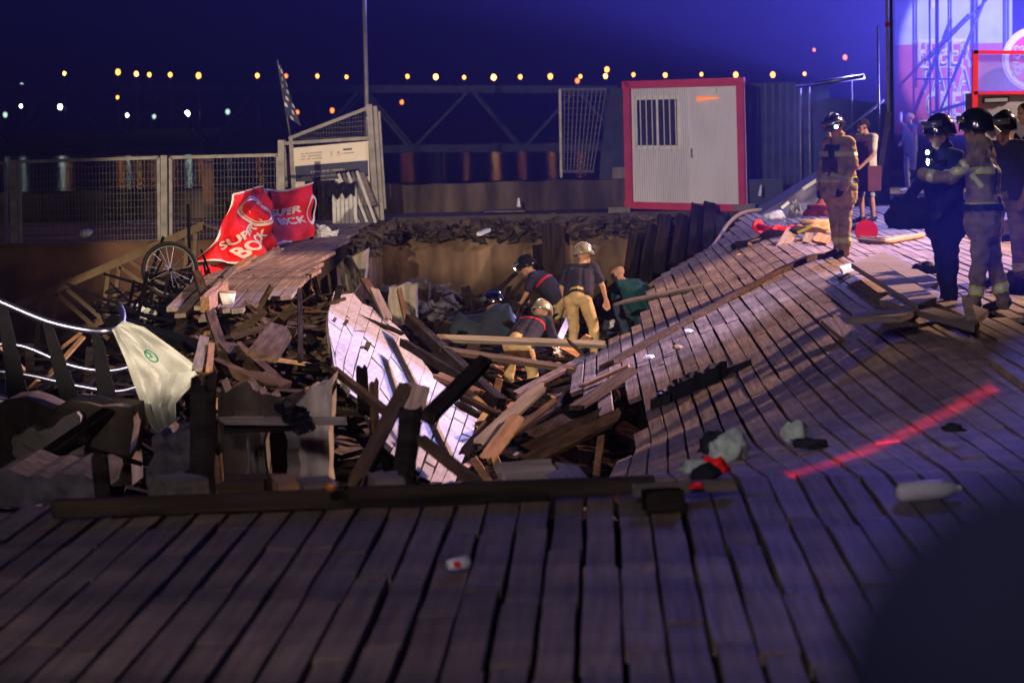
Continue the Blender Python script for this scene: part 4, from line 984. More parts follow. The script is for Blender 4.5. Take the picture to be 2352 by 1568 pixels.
d = (b1-b0)
MB().tube([b0, b0+d*.06, b0+d*.3, b0+d*.5, b0+d*.7, b0+d*.86, b0+d*.93], [.022,.042,.045,.036,.044,.03,.014], 12).build('bottle', PLAST, bt, smooth=True)
MB().tube([b0+d*.93, b0+d*1.0], .017, 10).build('cap', WHITE, bt, smooth=True)
MB().tube([b0+d*.34, b0+d*.6], [.046,.045], 12, cap=False).build('label_band', NAVY if 0 else PLAST, bt, smooth=True)
cp = empty('crushed_cup', G(1050,1296,.03), 'small crushed pinkish paper cup on the near boards', 'cup')
c0 = G(1028,1298,.03); c1 = G(1072,1292,.03)
MB().tube([c0, c0+(c1-c0)*.5, c1], [.02,.026,.032], 10).build('cup', PLAST, cp, smooth=True); MB().ellipsoid(c0+(c1-c0)*.5+Vector((0,-.03,.005)), ((.016,0,0),(0,.006,0),(0,0,.012))).build('print', REDC, cp)
heap('dark_glove', G(2190,985,.03), .06, BLKCL, 12, 'dark glove lying on the boards right of the red light streak', 'glove', flat_=.5)

# ---------------------------------------------------------------- debris round the standing firefighter
def gq(name, pts, th, m, lab, cat='plank', z=.0, lift=None, **k):
    q = [G(u, v, z+th+(lift[i] if lift else 0)) for i, (u, v) in enumerate(pts)]
    return slab(name, q, (0,0,1), th, m, label=lab, cat=cat, **k)
GQ = [([(1955,604),(1998,588),(2152,682),(2108,700)], .05, GREYW, 'long loosened board lying nearest the standing firefighter', .14),
 ([(2000,590),(2028,578),(2160,645),(2130,664)], .05, GREYW, 'loosened board behind the long loosened board', .06),
 ([(2020,688),(2044,674),(2250,738),(2238,748)], .05, GREYW, 'narrow loosened board with a dark lower edge in the middle of the right side', .10),
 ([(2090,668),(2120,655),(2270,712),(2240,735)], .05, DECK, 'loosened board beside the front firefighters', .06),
 ([(1945,730),(2070,725),(2105,712),(1985,712)], .05, GREYW, 'short cross board lying before the loosened boards', .10)]
for i, (pts, th, m, lab, z) in enumerate(GQ): gq('loose_board', pts, th, m, lab, z=z)
# bent and broken boards over the gap
def bent(name, pts, wd, th, m, lab):
    q = sp([W(*p) for p in pts], 4); vs = []; fs = []
    for i, p in enumerate(q):
        d = (q[min(i+1, len(q)-1)]-q[max(i-1, 0)]).normalized(); s = Vector((1,.15,.1)); s = (s-d*s.dot(d)).normalized()*wd/2; n = s.cross(d).normalized()*th
        if n.z < 0: n = -n
        vs += [p-s, p+s, p+s-n, p-s-n]
    for i in range(len(q)-1):
        a = i*4; fs += [(a+j, a+4+j, a+4+(j+1) % 4, a+(j+1) % 4) for j in range(4)]
    e = (len(q)-1)*4; fs += [(0,1,2,3), (e+3,e+2,e+1,e)]
    o = mesh(name, vs, fs, m, smooth=False, label=lab, cat='plank')
    bm = bmesh.new(); bm.from_mesh(o.data); bmesh.ops.recalc_face_normals(bm, faces=bm.faces); bm.to_mesh(o.data); bm.free()
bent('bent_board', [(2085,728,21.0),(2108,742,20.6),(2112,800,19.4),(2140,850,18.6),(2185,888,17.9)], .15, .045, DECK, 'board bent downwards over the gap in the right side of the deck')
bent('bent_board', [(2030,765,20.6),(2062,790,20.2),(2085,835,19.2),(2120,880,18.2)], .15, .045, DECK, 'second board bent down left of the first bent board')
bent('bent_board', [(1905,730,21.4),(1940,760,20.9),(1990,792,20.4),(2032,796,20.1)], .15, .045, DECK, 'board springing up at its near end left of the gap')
q = [W(2206,674,19.2), W(2232,690,19.2), W(2264,818,18.4), W(2238,830,18.4)]
slab('upright_board', q, (-.2,-1,.35), .03, GREYW, label='pale board standing on end before the front firefighters', cat='plank')
slab('gap_board', [G(2268,818,.05), G(2300,822,.05), G(2420,905,.04), G(2420,930,.04)], (0,0,1), .045, DECK, label='board lying askew at the right edge beside the upright board', cat='plank')
slab('crate_lid', [W(2310,625,24), W(2420,660,23), W(2420,705,23), W(2300,652,24)], (0,-.3,1), .06, TIMB2, label='dark flat board at the right edge behind the front firefighters', cat='plank')
# heap of gear left of the standing firefighter
aw = empty('fallen_awning', G(1840,500,0), 'grey awning cloth fallen in a slope behind the gear heap', 'awning')
c4 = [W(1745,494,43.5), W(1890,402,43.0), W(1897,470,42.5), W(1800,500,42)]
cloth('cloth', bil(*c4), 14, 8, lambda s, t: Vector((0, .06*math.sin(s*9+t*4), .05*math.sin(s*7)*t-.04*math.sin(t*6))), GTARP, aw)
cloth('cloth', bil(W(1700,502,45), W(1900,378,45), W(1892,402,44), W(1745,494,44)), 14, 4, lambda s, t: Vector((0, .04*math.sin(s*8), 0)), TARP, aw)
MB().bar(W(1795,478,42.9), W(1812,464,42.9), .05, .05).build('edge_pole', WHITE, aw); MB().bar(W(1846,434,42.9), W(1892,404,42.7), .055, .055).build('edge_pole', WHITE, aw)
crumple('grey_sack', [W(1815,462,40.5), W(1835,458,40.5), W(1845,500,40), W(1806,502,40)], 0, GTARP, 31, .10, label='pale grey sack slumped at the foot of the fallen awning', cat='sack')
hp2 = empty('red_valve', G(1780,530,.15), 'bright red pipe piece with two round flanges lying on the gear heap', 'hose fitting')
def disc(c, n, r, th, m, name, parent, **k):
    c = Vector(c); n = Vector(n).normalized(); return MB().tube([c-n*th/2, c+n*th/2], r, 18).build(name, m, parent, **k)
disc(W(1742,520,37), (.5,-.75,.2), .10, .05, REDP, 'flange', hp2); disc(W(1786,533,36.2), (.5,-.75,.2), .11, .05, REDP, 'flange', hp2)
MB().tube([W(1742,520,37), W(1786,533,36.2)], .05, 10).build('pipe', REDP, hp2, smooth=True); MB().tube([W(1786,530,36.2), W(1822,523,36.4)], .045, 10).build('pipe', REDC, hp2, smooth=True)
MB().tube(sp([W(1800,520,36), W(1803,508,36), W(1809,508,36), W(1812,520,36)]), .01, 6).build('wire_handle', STEEL, hp2)
disc(W(1990,531,35), (.1,-1,.35), .16, .04, REDP, 'red_disc', None, label='bright red disc lying behind the legs of the standing firefighter', cat='disc')
heap('plastic_bag', W(1780,498,41), .16, PLAST, 15, 'shiny bluish plastic bag above the red pipe piece', 'bag', flat_=.6)
heap('rucksack', W(1882,488,35.5), .20, M('faded_red_canvas', (.38,.10,.07), .85, 0, .35, (8,8,8), .4), 16, 'faded red rucksack heaped behind the standing firefighter', 'rucksack', flat_=.9)
TANC = M('tan_bunker_cloth', (.46,.32,.16), .85, 0, .22, (9,9,9), .35)
heap('folded_coat', W(1868,528,34.5), .26, TANC, 17, 'tan coat heaped beside the standing firefighter', 'coat', flat_=.55)
MB().bar(W(1832,535,34.2), W(1866,520,34.2), .06, .012, up=(0,-.5,1)).build('yellow_band', M('lime_band', (.55,.62,.05), .5, 0, .1, (5,5,5), 0), label='lime striped band lying on the heaped tan coat', cat='band')
slab('teal_netting', [W(1712,566,36), W(1775,560,36), W(1768,588,35.2), W(1690,592,35.2)], (0,-.6,.8), .05, TEAL, label='pale teal netting lying among the gear left of the standing firefighter', cat='netting')
MB().tube(sp([W(1612,632,35.5), W(1640,612,35.5), W(1680,606,35.3), W(1690,592,35.2), W(1712,588,35.2)]), .035, 6).build('teal_strip', TEAL, smooth=True, label='teal strip trailing from the netting onto the sagging boards', cat='strip')
for i, (a, b, wd, m, lab) in enumerate((((1790,580,33.5),(1822,528,34.5),.17,GREYW,'grey board propped upright in the gear heap'),((1690,590,34.5),(1775,592,34.5),.10,RAW,'pale splintered board below the teal netting'),((1780,600,33.5),(1818,590,33.8),.18,GREYW,'short board below the propped grey board'),((1815,575,33.5),(1880,622,31.5),.22,GREYW,'wide board lying to the left of the firefighter boots'),((1722,566,35.4),(1768,548,35.8),.14,RAW,'torn orange board end behind the teal netting'),((1770,610,33),(1835,640,32),.14,GREYW,'board end sticking out over the sagging boards'),((1880,560,33),(1895,540,33.4),.2,RAW,'raw board stub behind the left boot'),((1850,560,33.5),(1860,535,33.8),.10,GREYW,'upright stub under the heaped coat'))):
    beam('loose_plank', W(*a), W(*b), wd, .045, m, up=(.1,-.6,.8), rag=.05, seed=i+80, label=lab, cat='plank')
heap('gear_rubble', W(1770,560,35.8)-Vector((0,0,.1)), .5, TIMB, 23, 'dark tangle of torn wood under the gear heap', 'debris', flat_=.5)
heap('gear_rubble', W(1840,575,34.2)-Vector((0,0,.06)), .42, TIMB, 24, 'dark soil heap left of the standing firefighter', 'debris', flat_=.4)
MB().tube([W(1858,607,31.5), W(1872,590,31.8)], .05, 8).build('green_bottle', GREEN, smooth=True, label='green bottle lying left of the firefighter boots', cat='bottle')
for i in range(3):
    MB().tube(sp([G(1975,546+i*3,.03), G(2030,549+i*4,.03), G(2075,544+i*3,.03), G(2120,538+i*2,.03)]), .028, 7).build('flat_hose', HOSE if i != 1 else GALV, smooth=True, label=['tan hose lying farthest back on the bright far boards','grey hose lying between the two tan hoses','tan hose lying nearest on the bright far boards'][i], cat='hose')
gq('white_batten', [(1928,612),(1962,602),(1968,608),(1936,622)], .04, WHITE, 'short white batten at the boots of the standing firefighter', z=.06)

# ---------------------------------------------------------------- cabin and what stands round it
cbn = empty('site_cabin', W(1575,484,46.6), 'white site cabin with a red frame, barred window and ribbed door', 'cabin')
CBq = [W(1432,187,47.6), W(1708,178,46.7), W(1715,486,46.7), W(1438,478,47.6)]; CP = bil(*CBq)
back = Vector((.04,2.6,0)); front = (CBq[1]-CBq[0]).cross(CBq[3]-CBq[0]).normalized(); front = -front if front.y > 0 else front
def cp_(s, t, o=0): return CP(s, t)+front*o
mb = MB(); b8 = [c-front*.05 for c in CBq]+[c+back for c in CBq]
mb.add(b8, [(0,3,2,1),(4,5,6,7),(0,1,5,4),(1,2,6,5),(2,3,7,6),(3,0,4,7)]).build('body', CABW, cbn)
for (a, b, wd) in (((-.005,.03),(1.005,.03),.14),((-.005,.975),(1.005,.975),.13),((.03,.0),(.03,1),.125),((.97,.0),(.97,1),.125)):
    MB().bar(cp_(*a,.0), cp_(*b,.0), wd, .12, up=front).build('frame_beam', PINK, cbn)
sh = MB()                                     # ribbed wall sheet
for i in range(24):
    s0, s1 = .06+i*.0195, .06+(i+1)*.0195
    if s1 > .53: break
    sh.bar(cp_((s0+s1)/2, .055, -.035), cp_((s0+s1)/2, .95, -.035), .0195*2.25*.86, .02, up=front)
sh.build('ribbed_wall', CABW, cbn)
dr = slab('door', [cp_(.55,.075,-.01), cp_(.945,.07,-.01), cp_(.945,.95,-.01), cp_(.55,.955,-.01)], front, .04, CABW, cbn)
sh = MB()
for i in range(20):
    s = .565+i*.0195
    sh.bar(cp_(s+.005, .09, .0), cp_(s+.005, .94, .0), .03, .012, up=front)
sh.build('door_ribs', CABW, dr); MB().bar(cp_(.565,.53,.03), cp_(.565,.60,.03), .03, .03, up=front).build('handle', STEEL, dr)
wn = slab('window', [cp_(.08,.12,.0), cp_(.475,.12,.0), cp_(.475,.535,.0), cp_(.08,.535,.0)], front, .05, WHITE, cbn)
slab('pane', [cp_(.11,.15,.006), cp_(.27,.15,.006), cp_(.27,.505,.006), cp_(.11,.505,.006)], front, .01, GLASS, wn); slab('pane', [cp_(.29,.15,.006), cp_(.445,.15,.006), cp_(.445,.505,.006), cp_(.29,.505,.006)], front, .01, GLASS, wn)
for i in range(8): MB().bar(cp_(.098+i*.049, .11, .06), cp_(.10+i*.049, .545, .06), .016, .016, up=front).build('bar', WHITE, wn)
slab('wall_lamp', [cp_(.69,.075,.06), cp_(.78,.075,.06), cp_(.78,.115,.06), cp_(.69,.115,.06)], front, .05, WHITE, cbn)
MB().tube([cp_(.62,.155,.03), cp_(.70,.15,.03), cp_(.80,.15,.03)], [.05,.03,.012], 8).build('orange_streak', M('orange_streak_glow', (.9,.25,.05), .3, 0, .1, (3,3,3), 0, emit=.7), cbn, smooth=True)  # orange streak near the door top, built as a tapered glowing tube
for u, v, lab in ((1425,485,'left concrete footing block under the cabin'),(1712,490,'right concrete footing block under the cabin')):
    p = W(u, v, 46.75); box('footing_block', (p.x-.22, p.y-.12, -.02), (p.x+.18, p.y+.2, .085), CONC, label=lab, cat='block')
slab('dark_hoarding', [W(1392,205,50.2), W(1440,200,50), W(1440,486,50), W(1370,492,50.2)], (0,-1,0), .08, TARP, label='dark sheeted hoarding standing just left of the cabin', cat='hoarding')
mg = empty('mesh_gate', W(1290,412,48.9), 'open welded mesh gate panel standing on the parapet left of the cabin', 'gate')
gq4 = [W(1286,205,48.9), W(1392,205,49.4), W(1362,394,49.4), W(1288,394,48.9)]
MB().bar(gq4[0], W(1289,408,48.9), .05, .05, up=(0,1,0)).build('gate_post', GALV, mg); MB().bar(gq4[0], gq4[1], .04, .04, up=(0,1,0)).build('gate_rail', GALV, mg); MB().bar(gq4[3], gq4[2], .05, .05, up=(0,1,0)).build('gate_rail', GALV, mg)
grid_mesh('wire_grid', bil(*gq4), 10, 13, .014, WIRE, mg)
beam('white_batten', G(1100,538,.0), G(1122,528,.0), .07, .05, WHITE, label='short white batten lying on the back edge of the hole', cat='batten')
beam('grey_batten', W(1125,530,46.4), W(1275,490,47.2), .04, .03, GREYW, label='long thin grey batten lying on the back edge of the hole', cat='batten')
MB().tube([W(1191,475,48), W(1191,455,48)], [.04,.02], 8).build('bottle', PLAST, label='small clear bottle standing before the parapet', cat='bottle')
gq('white_sheet_strip', [(1115,478),(1200,476),(1205,484),(1112,486)], .02, CONC, 'pale flat strip lying before the parapet', 'strip')
# dark container and sheets between cabin and stage
dk = empty('dark_container', W(1810,470,50), 'dark teal container wall standing right of the cabin', 'container')
slab('wall', [W(1718,192,50.2), W(1905,186,49.2), W(1905,470,49.2), W(1718,474,50.2)], (0,-1,0), 1.2, TARP, dk)
for i in range(11):
    u = 1724+i*17; MB().bar(W(u,194,50.1-i*.08), W(u,470,50.1-i*.08), .05, .03, up=(0,1,0)).build('rib', TARP, dk)
sk = empty('scaffold_screen', W(1960,470,49.5), 'dark blue sheeting hung on scaffold poles beside the stage', 'screen')
slab('sheet', [W(1832,245,49), W(1905,225,48.6), W(2040,240,48), W(2045,480,48), W(1845,470,49)], (0,-1,0), .03, TARP, sk)
for a, b, r in (((1838,200,48.5),(1840,470,48.5),.02),((1858,195,48.3),(1862,470,48.3),.02),((1956,170,47.9),(1958,330,47.9),.015),((1830,198,48),(1985,176,47.6),.05),((1850,420,48),(2000,330,47.6),.03),((1905,330,48.2),(2030,230,47.5),.02),((2016,60,47.4),(2020,330,47.4),.02)):
    MB().tube([W(*a), W(*b)], r, 7).build('pole', GALV if r < .04 else STEEL, sk, smooth=True)
box('dark_crate', W(1722,482,47.2)-Vector((0,0,0)), W(1722,482,47.2)+Vector((.62,.5,.55)), TARP, label='dark crate on the quay right of the cabin', cat='crate')
MB().tube([W(1745,450,46.6), W(1748,425,46.6)], [.03,.015], 8).build('bottle', PLAST, label='slim pale bottle standing by the dark crate', cat='bottle')
MB().bar(W(2042,258,44), W(2018,420,43.5), .09, .02, up=(0,1,0)).build('leaning_strip', GREYP, label='pale strip of board leaning under the left edge of the banner', cat='board')

# ---------------------------------------------------------------- stage front: banner, scaffold, round sign, truck door
BNY = 60.0
bn = empty('stage_banner', W(2150,300,BNY), 'tall stage banner with pale blue top and red lower half lettered in white', 'banner')
def bw_(u, v, o=0): return W(u, v, BNY-o)
slab('upper_cloth', [bw_(2056,-200), bw_(2325,-200), bw_(2325,99), bw_(2056,104)], (0,-1,0), .02, BANW, bn); slab('lower_cloth', [bw_(2056,104.5), bw_(2325,99.5), bw_(2325,310), bw_(2056,310)], (0,-1,0), .02, BANR, bn)
def bl(cx, cy, sx, sy): return lambda x, y: bw_(cx+x*sx, cy-y*sy, .02)
for s, cx, cy, sx, sy in (('BEBER',2168,126,46,90),('PARA',2174,186,46,82),('CREER',2192,244,46,84)):
    letters('lettering', s, bl(cx, cy+ (0), sx, sy), WHTC, bn, .028)
MB().bar(bw_(2096,94+2,.02), bw_(2228,91+2,.02), .07, .01, up=(0,-1,0)).build('rule', WHTC, bn)
slab('rule', [bw_(2110,276,.02), bw_(2225,274,.02), bw_(2225,280,.02), bw_(2110,282,.02)], (0,-1,0), .005, WHTC, bn)
slab('lit_panel', [bw_(2140,-200,.03), bw_(2148,-200,.03), bw_(2147,20,.03), bw_(2139,20,.03)], (0,-1,0), .005, WHTC, bn)
ss = empty('stage_scaffold', W(2150,470,58.44), 'scaffold of thin dark poles and braces before the stage banner', 'scaffold')
for a, b, r in (((2152,-200,58.44),(2152,470,58.44),0.0435),((2133,-200,58.71),(2139,470,58.71),0.0218),((2178,-200,58.57),(2180,470,58.57),0.0218),((2184,-200,58.57),(2184,120,58.57),0.0190),((2130,140,58.30),(2300,-35,58.30),0.0272),((2273,-30,58.16),(2185,190,58.16),0.0381),((2185,190,58.16),(2130,330,58.16),0.0272),((2190,182,58.44),(2100,182,58.44),0.0190),((2307,-200,58.30),(2307,470,58.30),0.0408),((2315,-200,58.30),(2315,470,58.30),0.0272),((2140,260,58.30),(2240,230,58.30),0.0408)):
    MB().tube([W(*a), W(*b)], r, 8).build('pole', DKST, ss, smooth=True)
mp = empty('mast', W(2040,260,45), 'tall pale mast at the left edge of the stage banner', 'mast')
MB().tube([W(2041,300,45), W(2034,-200,45)], .028, 8).build('pole', WHITE, mp, smooth=True); MB().tube([W(2049,330,45), W(2045,-200,45)], .03, 8).build('blue_pole', DKST, mp, smooth=True)
MB().tube([W(2038,62,44.9), W(2038,52,44.9)], .04, 8).build('red_clamp', REDP, mp)
rs = empty('round_sign', W(2376,136,58.2), 'round red and white sign with a cream rim at the right edge', 'sign')
c_ = W(2376,136,58.2)
for r, m, nm, o in ((.734,CREAM,'rim',0),(.686,WHTC,'white_ring',.03),(.576,REDP,'red_face',.06)):
    MB().tube([c_+Vector((0,-o+.04,0)), c_+Vector((0,-o-.02,0))], r, 48).build(nm, m, rs)
letters('lettering', 'SUPER', lambda x, y: c_+Vector((x*.357, -.09, .137+y*.41)), WHTC, rs, .035); letters('lettering', 'BOCK', lambda x, y: c_+Vector((x*.384, -.09, -.22+y*.41)), WHTC, rs, .035)
tk = empty('truck_cab', W(2300,470,36.5), 'red framed truck cab door with a dark window at the right edge', 'truck')
def tw(u, v, dy=0): return W(u, v, 36.5+dy)
slab('door', [tw(2238,214,.02), tw(2440,210,.02), tw(2440,470,.02), tw(2240,462,.02)], (0,-1,0), .9, TRUCK, tk)
MB().bar(tw(2240,116), tw(2238,300), .075, .08, up=(0,1,0)).build('window_post', REDM, tk); MB().bar(tw(2236,120), tw(2440,122), .05, .08, up=(0,1,0)).build('window_rail', REDM, tk); MB().bar(tw(2236,214), tw(2440,212), .045, .08, up=(0,1,0)).build('window_rail', REDM, tk)
slab('window_glass', [tw(2246,126,.03), tw(2440,126,.03), tw(2440,208,.03), tw(2246,208,.03)], (0,-1,0), .012, M('tinted_cab_glass', (.25,.25,.4), .06, 0, .05, (2,2,2), 0, alpha=.35), tk)
slab('handle_recess', [tw(2256,224,-.01), tw(2318,222,-.01), tw(2318,236,-.01), tw(2256,238,-.01)], (0,-1,0), .02, BLACK, tk); MB().bar(tw(2262,231,-.03), tw(2314,229,-.03), .05, .02, up=(0,1,0)).build('handle', TRUCK, tk)
slab('white_board', [W(2318,300,33), W(2370,296,33), W(2370,462,33), W(2322,458,33)], (0,-1,0), .05, WHITE, label='bright white board standing behind the rearmost firefighter at the right edge', cat='board')
slab('cardboard_box', [W(2060,452,42), W(2110,452,42), W(2108,478,42), W(2062,478,42)], (0,-1,0), .3, M('pale_cardboard', (.42,.36,.30), .9, 0, .15, (4,4,4), .05), label='pale cardboard box on the ground left of the drinking man', cat='box')
slab('drum_case', [W(2072,478,40), W(2120,470,40), W(2118,520,40), W(2080,520,40)], (0,-1,0), .3, BLACK, label='black case on the boards below the cardboard box', cat='case')
slab('low_riser', [W(2290,505,34), W(2420,500,34), W(2420,535,33), W(2290,540,33)], (0,-.3,1), .06, TIMB, label='dark low riser at the right edge behind the firefighters', cat='riser')
# ---------------------------------------------------------------- people
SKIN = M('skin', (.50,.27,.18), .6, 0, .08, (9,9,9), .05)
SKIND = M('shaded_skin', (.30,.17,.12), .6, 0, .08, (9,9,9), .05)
BUNK = M('tan_bunker_trousers', (.50,.35,.18), .85, 0, .2, (7,7,7), .5, dist=.03)
BUNKD = M('worn_bunker_coat', (.20,.155,.075), .9, 0, .5, (6,6,10), .8, dist=.05, spec=.05)
VEST = M('dark_brown_vest', (.055,.042,.030), .9, 0, .4, (8,8,8), .5)
NAVYT = M('navy_tshirt', (.030,.028,.055), .9, 0, .2, (7,7,7), .5, dist=.03)
DARKT = M('dark_jacket', (.010,.012,.042), .85, 0, .3, (7,7,7), .5, dist=.03)
GRNT = M('dark_green_shirt', (.012,.055,.06), .9, 0, .2, (7,7,7), .5, dist=.03)
JEAN = M('blue_jeans', (.04,.055,.10), .9, 0, .25, (7,7,7), .4)
WTEE = M('white_tshirt', (.60,.54,.46), .9, 0, .12, (7,7,7), .4)
APRN = M('maroon_apron', (.10,.035,.045), .9, 0, .15, (7,7,7), .3)
SHRT = M('light_denim_shorts', (.30,.36,.40), .9, 0, .2, (9,9,9), .3)
BOOT = M('black_boots', (.02,.018,.018), .6, 0, .3, (9,9,9), .2)
HAIR = M('dark_hair', (.02,.014,.012), .8, 0, .3, (30,30,30), .4)
GLOVE = M('dark_gloves', (.03,.028,.03), .8, 0, .3, (9,9,9), .2)
EYEM = M('eye', (.02,.015,.012), .3, 0, .1, (9,9,9), 0)
LIME = M('lime_reflective_band', (.55,.62,.04), .45, 0, .1, (9,9,9), .05)
SILV = M('silver_reflective_band', (.62,.62,.60), .35, .2, .1, (9,9,9), .05)
REDB = M('red_chest_stripe', (.55,.02,.03), .7, 0, .1, (9,9,9), 0)
HELM = M('glossy_black_helmet', (.015,.015,.018), .15, .1, .3, (9,9,9), .03, spec=.8)
HELMW = M('scuffed_pale_helmet', (.30,.27,.22), .25, .2, .6, (9,9,9), .1, spec=.7)
CHROME = M('chrome_helmet', (.6,.65,.68), .12, 1, .1, (9,9,9), 0)
TORCH = glow('lit_torch_lens', (.8,.92,1), 30)
VIS = M('clear_visor', (.07,.08,.10), .06, 0, .05, (3,3,3), 0, spec=1)

def capsule(mb, a, b, ra, rb, seg=10):
    a, b = Vector(a), Vector(b); d = b-a; L = d.length
    d = d/L if L > 1e-5 else Vector((0,0,1)); r = d.orthogonal().normalized(); s = d.cross(r); base = len(mb.v); rings = []
    for k in range(5): t = math.pi/2*k/4; rings.append((a-d*ra*math.cos(t), ra*math.sin(t)))
    for k in range(5): t = math.pi/2*(1-k/4); rings.append((b+d*rb*math.cos(t), rb*math.sin(t)))
    rings[0] = (rings[0][0], .0015); rings[-1] = (rings[-1][0], .0015)
    for c, q in rings:
        for j in range(seg): an = 2*math.pi*j/seg; mb.v.append(c+(r*math.cos(an)+s*math.sin(an))*q)
    n = len(rings)
    fs = [[base+i*seg+j, base+i*seg+(j+1) % seg, base+(i+1)*seg+(j+1) % seg, base+(i+1)*seg+j] for i in range(n-1) for j in range(seg)]
    fs += [[base+j for j in range(seg)][::-1], [base+(n-1)*seg+j for j in range(seg)]]
    mb.f += fs; mb.m += [0]*len(fs)

STAND = dict(pel=(0,0,.96), che=(0,.01,1.30), nk=(0,0,1.50), hd=(0,.035,1.66),
  shL=(-.20,0,1.46), elL=(-.27,-.02,1.17), wrL=(-.27,.07,.92), shR=(.20,0,1.46), elR=(.27,-.02,1.17), wrR=(.27,.07,.92),
  hiL=(-.10,0,.93), knL=(-.13,.02,.50), anL=(-.14,-.02,.09), toL=(-.16,.15,.045), hiR=(.10,0,.93), knR=(.13,.02,.50), anR=(.14,-.02,.09), toR=(.16,.15,.045))
def person(loc, ang, pose, mats, label, top='long', legs='long', bulk=1.0, scale=1.0, look=None, handdir={}, hair=True, bald=False, helmet=None, bands=(), voxel=.0125, gloves=False, group=None, belly=0, folds=.010, coat=False):
    """mats: dict skin, top, legs, boots; ang: facing direction turned from +Y, positive to the left"""
    J = dict(STAND); J.update(pose); ca, sa = math.cos(ang), math.sin(ang); loc = Vector(loc)
    def tw_(p): p = Vector(p)*scale; return loc+Vector((p.x*ca-p.y*sa, p.x*sa+p.y*ca, p.z))
    def dw(p): p = Vector(p); return Vector((p.x*ca-p.y*sa, p.x*sa+p.y*ca, p.z))
    P = {k: tw_(v) for k, v in J.items()}
    caps = []                                # a, b, ra, rb, tag
    def C(a, b, ra, rb, tag, bk=True): k = scale*(bulk if bk else 1); caps.append((Vector(a), Vector(b), ra*k, rb*k, tag))
    spine = (P['nk']-P['pel']).normalized(); xr = (P['shR']-P['shL']).normalized(); fwd = spine.cross(xr)*-1 if False else xr.cross(spine)*-1
    fwd = spine.cross(xr); fwd = fwd if fwd.length else dw((0,1,0)); fwd = fwd.normalized()
    if fwd.dot(dw((0,1,0))) < -.2: fwd = -fwd
    for s, sx in (('L',-1),('R',1)):
        hi, sh = P['hi'+s], P['sh'+s]; ch = P['che']+xr*sx*.085*scale
        C(hi+spine*.03*scale, ch, .112, .122, 'top'); C(ch, sh-xr*sx*.05*scale-spine*.03*scale, .115, .078, 'top')
        C(P['nk']-spine*.03*scale, sh, .062, .072, 'top')
        C(P['pel'], hi, .115, .105, 'legs')
        el, wr = P['el'+s], P['wr'+s]
        if top == 'long': C(sh, el, .066, .054, 'top'); C(el, wr, .053, .043, 'top')
        elif top == 'short': m = sh.lerp(el, .68); C(sh, m, .068, .062, 'top'); C(m, el, .046, .042, 'skin', False); C(el, wr, .042, .029, 'skin', False)
        else: C(sh, el, .055, .042, 'skin', False); C(el, wr, .041, .029, 'skin', False)
        kn, an, to = P['kn'+s], P['an'+s], P['to'+s]
        C(hi, kn, .098, .070, 'legs')
        if legs == 'long': C(kn, an, .068, .058, 'legs')
        else: m = hi.lerp(kn, .97); C(kn, kn.lerp(an, .4), .052, .052, 'skin', False); C(kn.lerp(an, .4), an, .052, .034, 'skin', False)
        C(an, to, .050, .042, 'boots', False); C(an+(an-to).normalized()*.04*scale, an, .042, .045, 'boots', False)
        if legs == 'long': C(an, an.lerp(kn, .14), .05, .055, 'boots')
        # hand: palm, four fingers, thumb
        hd_ = handdir.get(s); fd = (wr-el).normalized() if hd_ is None else dw(hd_).normalized()
        pn = fd.cross(xr*sx); pn = pn.normalized() if pn.length > .1 else fd.orthogonal().normalized(); sd = pn.cross(fd).normalized(); g = 'gloves' if gloves else 'skin'; k = scale
        pc = wr+fd*.075*k
        C(wr, pc, .030, .032, g, False); C(wr+sd*.018*k, pc+sd*.022*k, .022, .020, g, False); C(wr-sd*.018*k, pc-sd*.022*k, .022, .020, g, False)
        for i, (o, Lf) in enumerate(((-.034,.062),(-.012,.075),(.011,.072),(.033,.056))):
            b0_ = pc+sd*o*k; f1 = (fd+sd*o*3+pn*.25).normalized(); m1 = b0_+f1*Lf*.55*k; m2 = m1+(f1+pn*.7).normalized()*Lf*.5*k
            C(b0_, m1, .0125, .0115, g, False); C(m1, m2, .0115, .0105, g, False)
        tb0 = wr+fd*.03*k-sd*.03*k; tb1 = tb0+(fd*.6-sd*.7+pn*.4).normalized()*.045*k; C(tb0, tb1, .015, .013, g, False); C(tb1, tb1+(fd+pn*.3).normalized()*.035*k, .013, .011, g, False)
    C(P['pel'], P['che'], .125, .135, 'top'); C(P['pel']-spine*.01, P['pel']+spine*.05*scale, .13, .128, 'legs')
    if belly: C(P['pel']+spine*.12*scale+fwd*belly, P['pel']+spine*.2*scale+fwd*belly, .13, .12, 'top')
    # head
    H = P['hd']; up = (H-P['nk']).normalized(); lk = dw(look).normalized() if look else fwd; lk = lk.normalized(); hx = lk.cross(up).normalized(); hu = hx.cross(lk).normalized(); k = scale
    C(P['nk']-spine*.02*k, H-hu*.06*k-lk*.015*k, .062, .056, 'skin', False)
    if coat:
        folds = .020
        C(P['nk']-spine*.03*k, P['nk']+spine*.055*k, .082, .084, 'top', False)
        for sx in (-1, 1): C(P['pel']+xr*sx*.06*k+spine*.04*k, P['pel']+xr*sx*.075*k-spine*.13*k, .150, .152, 'top')
    C(H+hu*.035*k+lk*.02*k, H+hu*.035*k-lk*.045*k, .078, .080, 'head', False); C(H-hu*.02*k+lk*.035*k, H-hu*.075*k+lk*.055*k, .062, .040, 'head', False)
    C(H+hu*.0+lk*.092*k, H-hu*.030*k+lk*.112*k, .011, .016, 'head', False)
    C(H+hu*.022*k+lk*.082*k-hx*.04*k, H+hu*.022*k+lk*.082*k+hx*.04*k, .014, .014, 'head', False)
    for sx in (-1, 1): C(H+hx*sx*.080*k+hu*.015*k, H+hx*sx*.082*k-hu*.03*k, .017, .012, 'head', False)
    mb = MB()
